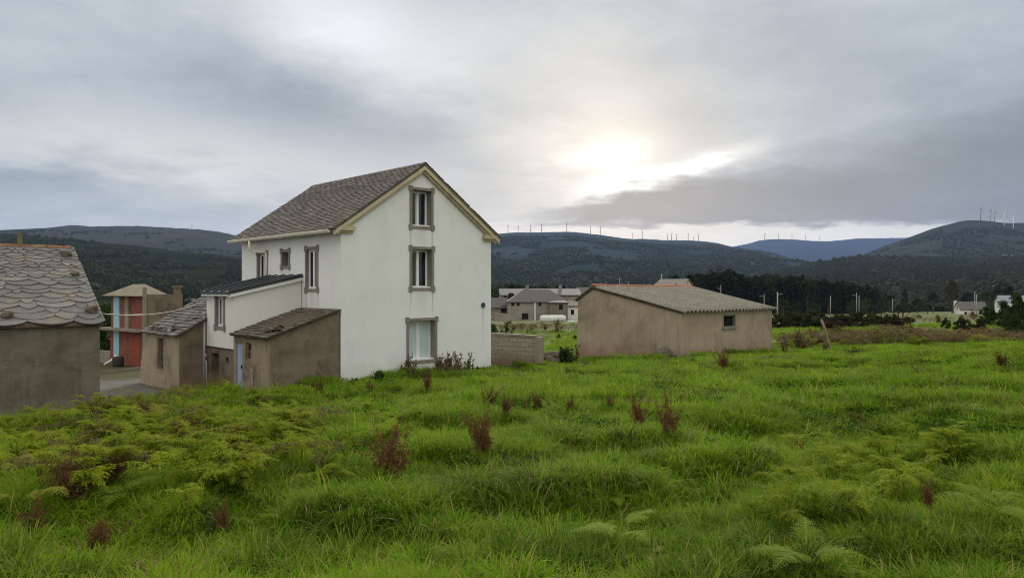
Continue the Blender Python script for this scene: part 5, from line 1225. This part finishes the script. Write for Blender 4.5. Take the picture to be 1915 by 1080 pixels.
# ================================================================== VILLAGE BUILDINGS
M_vw = stucco('village_white', (.80, .80, .77), (.74, .74, .71), (.45, .43, .4), .35, .4, .9, True, None, .2)
M_vs = stucco('village_stone', (.31, .285, .245), (.25, .23, .20), (.16, .145, .125), .6, .5, .95, True, (.12, .1, .08), .5)
M_vr = slate('village_slate', (.105, .103, .098), (.075, .073, .07), (.14, .137, .125), (.15, .14, .11), .5)
M_vrb = slate('village_brown_roof', (.17, .14, .12), (.13, .11, .095), (.2, .17, .14), None)
def vhouse(name, label, loc, rz, L, W, he, hr, wall, roof, wins=(), chim=None, hip=0.0, doors=()):
    """house with ridge along its length L (local x), front wall at y = 0; wins: (side, s, z, w, h)"""
    t_ = thing(name, label, 'house', loc, rz); m = MB(); m.box(0, L, 0, W, -1.5, he)
    if not hip: m.add([(0, 0, he), (0, W, he), (0, W / 2, hr)], [(0, 1, 2)]); m.add([(L, 0, he), (L, W, he), (L, W / 2, hr)], [(2, 1, 0)])
    m.build('wall', wall, t_); e = .35; k = (hr - he) / (W / 2); ze = he - e * k
    if hip: P = [(-e, -e, ze), (L + e, -e, ze), (L + e, W + e, ze), (-e, W + e, ze), (hip, W / 2, hr), (L - hip, W / 2, hr)]; fs = [(0, 1, 5, 4), (1, 2, 5), (2, 3, 4, 5), (3, 0, 4)]
    else: P = [(-e, -e, ze), (L + e, -e, ze), (L + e, W + e, ze), (-e, W + e, ze), (-e, W / 2, hr), (L + e, W / 2, hr)]; fs = [(0, 1, 5, 4), (2, 3, 4, 5)]
    m = MB(); m.add([(x, y, z + .02) for x, y, z in P], fs); m.add([(x, y, z + .22) for x, y, z in P], fs)
    for a, b_ in ((0, 1), (1, 2), (2, 3), (3, 0)) if hip else ((0, 1), (1, 5), (5, 2), (2, 3), (3, 4), (4, 0)):
        p, q = P[a], P[b_]; m.add([(p[0], p[1], p[2] + .02), (q[0], q[1], q[2] + .02), (q[0], q[1], q[2] + .22), (p[0], p[1], p[2] + .22)], [(0, 1, 2, 3)])
    rf = m.build('roof', roof, t_)
    if chim:
        for cx, cy, ch in chim:
            m = MB(); z = he + (hr - he) * (1 - abs(cy - W / 2) / (W / 2)); m.box(cx - .4, cx + .4, cy - .35, cy + .35, z - .3, z + ch); m.box(cx - .5, cx + .5, cy - .45, cy + .45, z + ch + .002, z + ch + .18); m.build('chimney', wall, rf)
    for sd, s, z, w, h in wins:
        m = MB(); g_ = MB()
        if sd == 'f': P_ = lambda a, d, c: (a, d, c)
        elif sd == 'l': P_ = lambda a, d, c: (d, a, c)
        else: P_ = lambda a, d, c: (L - d, a, c)
        bars(m, P_, s - w / 2 - .1, s + w / 2 + .1, z - .1, z + h + .1, .12, -.06, .03); pbox(g_, P_, s - w / 2, s + w / 2, -.03, .02, z, z + h)
        wo = m.build('window', wall, t_); g_.build('pane', M_dark, wo)
    return t_
def vloc(px, py, Y): p = at(px, py, Y); return (p.x, p.y, p.z)
u = lambda dpx, Y: dpx / F * Y
# stone village group left of the shed, about 170 m away
Y = 168.0
vhouse('stone_house', 'long stone village house with grey hipped roof and a square dark opening', vloc(952, 600, Y), math.radians(4), u(110, Y), 8.5, u(36, Y), u(57, Y), M_vs, M_vr, [('f', u(7, Y), u(28, Y), .7, 1.0), ('f', u(17, Y), u(28, Y), .7, 1.0), ('f', u(30, Y), u(3, Y), 1.5, 1.4), ('f', u(58, Y), u(28, Y), .7, .9)], None, 3.6)
vhouse('stone_house', 'dark stone wing with one small window at the right end of the long stone house', vloc(1029, 599, Y - .9), math.radians(4), u(33, Y), 2.0, u(33, Y), u(35, Y), stucco('dark_village_stone', (.22, .19, .155), (.17, .15, .12), (.12, .1, .08), .6, .5), M_vr, [('f', u(20, Y), u(20, Y), .9, 1.2)], None, .8)
vhouse('stone_house', 'rear stone house with a long slate roof and two chimneys', vloc(937, 592, 192), math.radians(4), u(150, 192), 9.0, u(40, 192), u(51, 192), M_vs, M_vr, [('f', u(8, 192), u(33, 192), .8, .8)], [(u(52, 192), 4.5, 1.0), (u(116, 192), 4.5, 1.0)])
m = MB(); p = at(956, 560, 178); m.tube([(p.x, p.y, p.z - 3), (p.x, p.y, p.z + 1.2), (p.x, p.y, p.z + 1.6)], [.75, .75, .55], 14); tag(m.build('round_chimney', M_dark, None, True), 'stout dark chimney before the rear stone house roof', 'chimney')
vhouse('stone_cottage', 'small pinkish stone cottage with a dark half-open front', vloc(921, 592, 176), math.radians(4), u(31, 176), 5, u(18, 176), u(34, 176), stucco('pinkish_stone', (.33, .25, .2), (.26, .2, .16), (.15, .12, .1), .6, .6), M_vr, [('f', u(22, 176), u(8, 176), 1.6, 1.6)])
vhouse('white_cottage', 'white house peeping over the stone roofs beside the shed apex', vloc(1072, 596, 205), math.radians(-25), 9, 7.0, u(44, 205), u(58, 205), M_vw, M_vr, [('f', 2.0, 3.6, 1.2, 1.2)])
vhouse('white_cottage', 'low white cottage wall under the stone roofs next to the tank', vloc(1061, 600, 176), math.radians(2), u(30, 176), 5, u(28, 176), u(36, 176), M_vw, M_vrb, [('f', 1.2, 1.5, .8, 1.2)])
m = MB(); a_ = at(925, 598, 160); b_ = at(956, 600, 158); m.prism([(a_.x, a_.y, a_.z - .5), (b_.x, b_.y, b_.z - .5), (b_.x, b_.y, b_.z + 1.3), (a_.x, a_.y, a_.z + 1.5)], (0, .4, 0)); tag(m.build('stone_wall', M_vs), 'low stone wall left of the stone village house', 'wall')
dp_ = MB(); p = at(1000.5, 602, 166.5); dp_.tube([(p.x, p.y, p.z), (p.x, p.y, bz(566) * 166.5)], .13, 8); o = dp_.build('downpipe', M_pvc, None); o.name = 'white_pipe'; tag(o, 'tall white drainpipe on the stone village house front', 'pipe')
# white tank, green-topped heap
p = at(1034, 603, 140); t_ = thing('storage_tank', 'white rounded storage tank lying in the field before stone houses', 'tank', p, math.radians(4)); m = MB(); hl_, r = 2.45, .80
xs_ = [-hl_, -hl_ + .06, -hl_ + .25, -hl_ + .6, 0, hl_ - .6, hl_ - .25, hl_ - .06, hl_]; m.tube([(x, 0, .62) for x in xs_], [r * .5, r * .75, r * .93, r, r, r, r * .93, r * .75, r * .5], 22); m.build('body', stucco('tank_white', (.62, .63, .60), (.54, .55, .52), (.35, .36, .32), .5, 1, .7), t_, True)
for q in (-1.5, 1.5): m = MB(); m.box(q - .15, q + .15, -.6, .6, -.5, .1); m.build('cradle', M_conc, t_)
for q in (.3, 1.0, 1.7): m = MB(); m.tube([(q, -r * .98, .45), (q, -r * .9, .45)], .13, 10); m.build('hatch', M_dark, t_)
bm = bmesh.new(); bmesh.ops.create_icosphere(bm, subdivisions=3, radius=1)
for v in bm.verts: v.co = Vector((v.co.x * 1.5, v.co.y * 1.0, max(v.co.z, -.3) * .75)) * (1 + .08 * math.sin(v.co.x * 7) * math.sin(v.co.y * 6 + v.co.z * 5))
me = bpy.data.meshes.new('covered_heap'); bm.to_mesh(me); bm.free(); m_, t, b = new_mat('green_tarpaulin'); nz = t.node('ShaderNodeSeparateXYZ'); t.l.new(co(t), nz.inputs[0])
t.put(b.inputs['Base Color'], t.mix(t.smooth(.42, .5, t.add(nz.outputs[2], t.mul(t.noise(co(t), 3), .2))), (.03, .035, .03), (.30, .40, .32))); b.inputs['Roughness'].default_value = .6; me.materials.append(m_)
o = bpy.data.objects.new('covered_heap', me); COL.objects.link(o); o.location = at(1071, 606, 138); tag(o, 'dark heap with a pale green cover beside the white tank', 'heap')
# white cottage above the shed's orange ridge
Yc = 195.0
vhouse('white_cottage', 'white gabled cottage with dark roof above the orange shed ridge', vloc(1228, 558, Yc + 4), math.radians(-35), 7.5, 5.8, u(26, Yc), u(36, Yc), M_vw, M_vrb, [('r', 1.5, u(14, Yc), .9, 1.3), ('r', 3.6, u(14, Yc), .9, 1.3), ('r', 2.9, u(26, Yc), .7, .8)])
vhouse('white_cottage', 'lower brown-roofed wing left of the white gabled cottage', vloc(1222, 560, Yc - 2), math.radians(-35), 5.0, 4.0, u(22, Yc), u(29, Yc), M_vw, M_vrb, [])
# bungalow and edge house at the right
Yb = 275.0
vhouse('white_bungalow', 'white bungalow with grey roof before the dark trees at right', vloc(1796, 596, Yb), math.radians(3), u(44, Yb), 6.5, u(18, Yb), u(31, Yb), M_vw, M_vr, [('f', u(9, Yb), u(4, Yb), 1.0, 1.8), ('f', u(20, Yb), u(4, Yb), 1.0, 1.8), ('f', u(33, Yb), u(4, Yb), 1.0, 1.8), ('l', 3.2, u(16, Yb), 1.0, 1.7)], None)
tt = bpy.data.objects['white_bungalow']; tt.rotation_euler.z = math.radians(-14)
m = MB(); m.box(-.3, .6, 5.6, 6.4, 2.6, 6.6); m.build('chimney', M_vw, tt)
Yd = 290.0
vhouse('white_house_far', 'white two-storey house with bluish roof at the right edge', vloc(1873, 590, Yd), math.radians(-14), u(50, Yd), 7, u(26, Yd), u(37, Yd), M_vw, slate('bluish_roof', (.24, .26, .30), (.20, .22, .26), (.28, .30, .33), None), [('f', u(8, Yd), u(12, Yd), 1.1, 1.4), ('f', u(18, Yd), u(12, Yd), 1.1, 1.4), ('f', u(28, Yd), u(12, Yd), 1.1, 1.4), ('l', 3.5, u(22, Yd), 1.0, 1.3)]).name = 'white_house'
# valley cottages glimpsed left of the annex
for px, py, Y, L, rz, he, hr, roof, lab in ((343, 579, 160, 2.6, -8, 1.1, 2.0, M_vr, 'small white cottage with grey roof in the valley gap'), (327, 585, 150, 3.2, 25, .9, 1.4, M_vr, 'pale low building left of the small valley cottage'), (377, 575, 170, 4.0, 0, .9, 1.5, M_vw, 'pale flat building behind the white annex corner')):
    vhouse('valley_cottage', lab, vloc(px, py, Y), math.radians(rz), L * 1.1, 3, he * 1.1, hr * 1.1, M_vw, roof, [])
# hamlet on the right shoulder
for px, py, sc, lab in ((1884, 476, 1, 'tiny white farmhouse on the wooded right hillside'), (1874, 479, .8, 'tiny farm shed left of the hillside farmhouse')):
    p = patch(g6, px, py + 2); vhouse('hillside_farm', lab, p, math.radians(-20), 10 * sc, 7, 4.5, 7, M_vw if sc == 1 else M_vs, M_vr, [])
# ================================================================== SKY, SUN, HAZE, CAMERA
SUN_AZ, SUN_EL = math.radians(8), math.radians(14)
w = bpy.data.worlds.new('World'); SC.world = w; w.use_nodes = True; t = NT(w.node_tree); t.n.clear()
dv = t.node('ShaderNodeTexCoord').outputs['Generated']; sx = t.node('ShaderNodeSeparateXYZ'); t.l.new(dv, sx.inputs[0]); X, Y, Z = sx.outputs
sky = t.node('ShaderNodeTexSky', sky_type='NISHITA', sun_disc=False, sun_elevation=SUN_EL, sun_rotation=SUN_AZ, altitude=100, air_density=1.2, dust_density=2.0, ozone_density=1.0)
Zc = t.math('MAXIMUM', Z, 0.0); den = t.add(Zc, .16)
P = t.comb(t.math('DIVIDE', X, den), t.math('DIVIDE', Y, den), 0.0)
n1 = t.noise(P, .75, 9, .58, .25); n2 = t.noise(t.mapping(P, (1, 1, 1), (3.1, 7.7, 0)), 1.9, 8, .6, .2); n3 = t.noise(t.mapping(P, (1, 1, 1), (11.1, 2.7, 4)), 4.5, 7, .6)
Yp = t.math('MAXIMUM', Y, .08); front = t.smooth(.25, .55, Y)
A = t.math('DIVIDE', X, Yp); B = t.math('DIVIDE', Z, Yp)
d1, d2, d3 = t.sub(n1, .5), t.sub(n2, .5), t.sub(n3, .5)
a = t.add(A, t.add(t.mul(d1, .16), t.mul(d2, .10))); b = t.add(B, t.add(t.mul(d2, .055), t.mul(d3, .03)))
L = t.mad(d1, .36, .53); L = t.mad(d2, .34, L); L = t.mad(d3, .16, L)
def pf(px): return (px - CX) / F
def pz(py): return (CY - py) / F
def blob(px, py, sxp, syp, rot, amt):
    global L
    L = t.mad(t.gauss(a, b, pf(px), pz(py), sxp / F, syp / F, rot), amt, L)
blob(640, 225, 330, 75, -.28, -.15); blob(330, 285, 480, 62, -.14, .17); blob(640, 40, 230, 90, -.3, .30); blob(120, 338, 300, 36, .0, -.13); blob(60, 90, 330, 70, .0, .06)
blob(900, 250, 160, 120, .4, -.04); blob(1270, 235, 140, 50, .1, -.08); blob(1400, 130, 380, 150, .1, -.06); blob(930, 370, 190, 34, 0, -.05); blob(330, 390, 320, 26, 0, -.03)
sunw = t.gauss(a, b, pf(1120), pz(272), 120 / F, 78 / F, .1); suncore = t.gauss(a, b, pf(1125), pz(296), 78 / F, 30 / F, .12); glow = t.gauss(A, B, pf(1110), pz(290), 420 / F, 180 / F, 0)
L = t.mad(sunw, .20, L); L = t.mad(suncore, .34, L); L = t.mad(glow, .15, L)
# the dark cloud bank rising to the right, with the lit edge above it
aa = t.sub(A, .0875); top = t.add(t.mad(aa, .20, .118), t.mul(t.mul(aa, aa), .17))
dist = t.sub(top, t.add(B, t.add(t.mul(d2, .045), t.mul(d3, .035))))
soft = t.smooth(.15, .6, A, .010, .10)
bank = t.smooth(t.mul(soft, -.6), soft, dist); bank = t.mul(bank, t.smooth(-.02, .12, t.add(A, t.mul(d2, .15))))
lowe = t.add(B, t.add(t.mul(d2, .05), t.mul(d3, .03))); bank = t.mul(bank, t.smooth(.080, .094, lowe))
edge = t.math('POWER', 2.71828, t.mul(t.math('POWER', t.mul(t.add(dist, .012), 85), 2.0), -1.0)); edge = t.mul(edge, t.mul(t.smooth(.05, .13, A), t.smooth(.38, .25, A)))
L = t.mad(edge, .42, L)
strip = t.mul(t.smooth(.092, .078, lowe), t.smooth(-.12, .02, A)); L = t.mad(strip, .22, L)
Lb = t.mad(d1, .12, .24); Lb = t.mad(d2, .07, Lb); Lb = t.mad(d3, .05, Lb); Lb = t.mad(t.smooth(.25, .7, A), -.02, Lb); Lb = t.mad(t.smooth(.13, .30, B), .07, Lb)
Lfront = t.add(t.mul(L, t.sub(1.0, bank)), t.mul(Lb, bank))
# cloud deck raised overhead and behind the viewer, out of view, to light facing walls
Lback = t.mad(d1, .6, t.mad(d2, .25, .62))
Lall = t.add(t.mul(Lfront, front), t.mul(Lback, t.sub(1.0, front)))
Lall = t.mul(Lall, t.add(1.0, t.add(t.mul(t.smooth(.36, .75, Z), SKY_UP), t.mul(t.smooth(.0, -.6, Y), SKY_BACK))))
Lall = t.math('MAXIMUM', Lall, .12)
warm = t.math('ADD', t.mul(t.add(sunw, t.mul(glow, .35)), .8), t.add(t.mul(strip, .5), t.mul(t.gauss(a, b, pf(330), pz(290), 480 / F, 66 / F, -.14), .45)), clamp=True)
dark = t.math('MAXIMUM', t.smooth(.70, .38, Lfront), bank)
tint = t.mix(dark, (.965, 1.0, 1.03), (.87, .985, 1.11)); warm = t.mul(warm, t.sub(1.0, bank))
tint = t.mix(warm, tint, (1.03, 1.0, .93))
tint = t.mix(t.math('MAXIMUM', t.smooth(.36, .7, Z), t.sub(1.0, front)), tint, (1.03, 1.0, .92))
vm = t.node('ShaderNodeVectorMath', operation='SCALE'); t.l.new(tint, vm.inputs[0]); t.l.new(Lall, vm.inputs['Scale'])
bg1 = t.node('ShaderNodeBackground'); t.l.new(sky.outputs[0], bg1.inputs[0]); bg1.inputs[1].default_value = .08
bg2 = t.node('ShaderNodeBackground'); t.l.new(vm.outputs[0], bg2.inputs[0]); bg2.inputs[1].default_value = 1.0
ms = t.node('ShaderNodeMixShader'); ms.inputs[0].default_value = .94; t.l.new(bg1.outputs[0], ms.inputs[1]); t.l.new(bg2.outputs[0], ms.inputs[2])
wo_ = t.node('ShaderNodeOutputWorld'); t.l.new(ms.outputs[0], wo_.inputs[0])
w.cycles.sampling_method = 'MANUAL'; w.cycles.sample_map_resolution = 1024

ld = bpy.data.lights.new('sun', 'SUN'); ld.energy = SUN_E; ld.angle = math.radians(14); ld.color = (1.0, .93, .82)
lo_ = bpy.data.objects.new('sun', ld); COL.objects.link(lo_)
sd = Vector((math.sin(SUN_AZ) * math.cos(SUN_EL + .18), math.cos(SUN_AZ) * math.cos(SUN_EL + .18), math.sin(SUN_EL + .18)))
lo_.rotation_euler = (-sd).to_track_quat('-Z', 'Y').to_euler()

hb = MB(); hb.box(-8000, 8000, -300, 8900, -60, 640); m_ = bpy.data.materials.new('haze_air'); m_.use_nodes = True; nt = m_.node_tree
nt.nodes.remove(nt.nodes['Principled BSDF']); pv = nt.nodes.new('ShaderNodeVolumePrincipled'); pv.inputs['Color'].default_value = (*HAZE_C, 1); pv.inputs['Density'].default_value = HAZE_D; pv.inputs['Anisotropy'].default_value = .2
nt.links.new(pv.outputs[0], nt.nodes['Material Output'].inputs['Volume'])
tag(hb.build('haze', m_), 'thin bluish valley haze', None, None, 'stuff')

cd = bpy.data.cameras.new('camera'); cam = bpy.data.objects.new('camera', cd); COL.objects.link(cam); SC.camera = cam
cam.location = (0, 0, 0); cam.rotation_euler = (PI / 2, 0, 0); cd.sensor_fit = 'HORIZONTAL'; cd.sensor_width = 36; cd.lens = 36 * F / 1915; cd.clip_start = .1; cd.clip_end = 40000
SC.view_settings.view_transform = 'Standard'; SC.view_settings.look = 'None'; SC.view_settings.gamma = 1; SC.view_settings.exposure = EXPO
SC.render.engine = 'CYCLES'; SC.cycles.use_denoising = True; SC.cycles.denoising_prefilter = 'NONE'; SC.cycles.denoising_input_passes = 'RGB_ALBEDO_NORMAL'; SC.cycles.use_adaptive_sampling = False; SC.cycles.max_bounces = 6; SC.cycles.diffuse_bounces = 3; SC.cycles.glossy_bounces = 2; SC.cycles.transmission_bounces = 3; SC.cycles.transparent_max_bounces = 8
SC.cycles.filter_width = 1.0; SC.cycles.volume_bounces = 0; SC.cycles.sample_clamp_indirect = 4
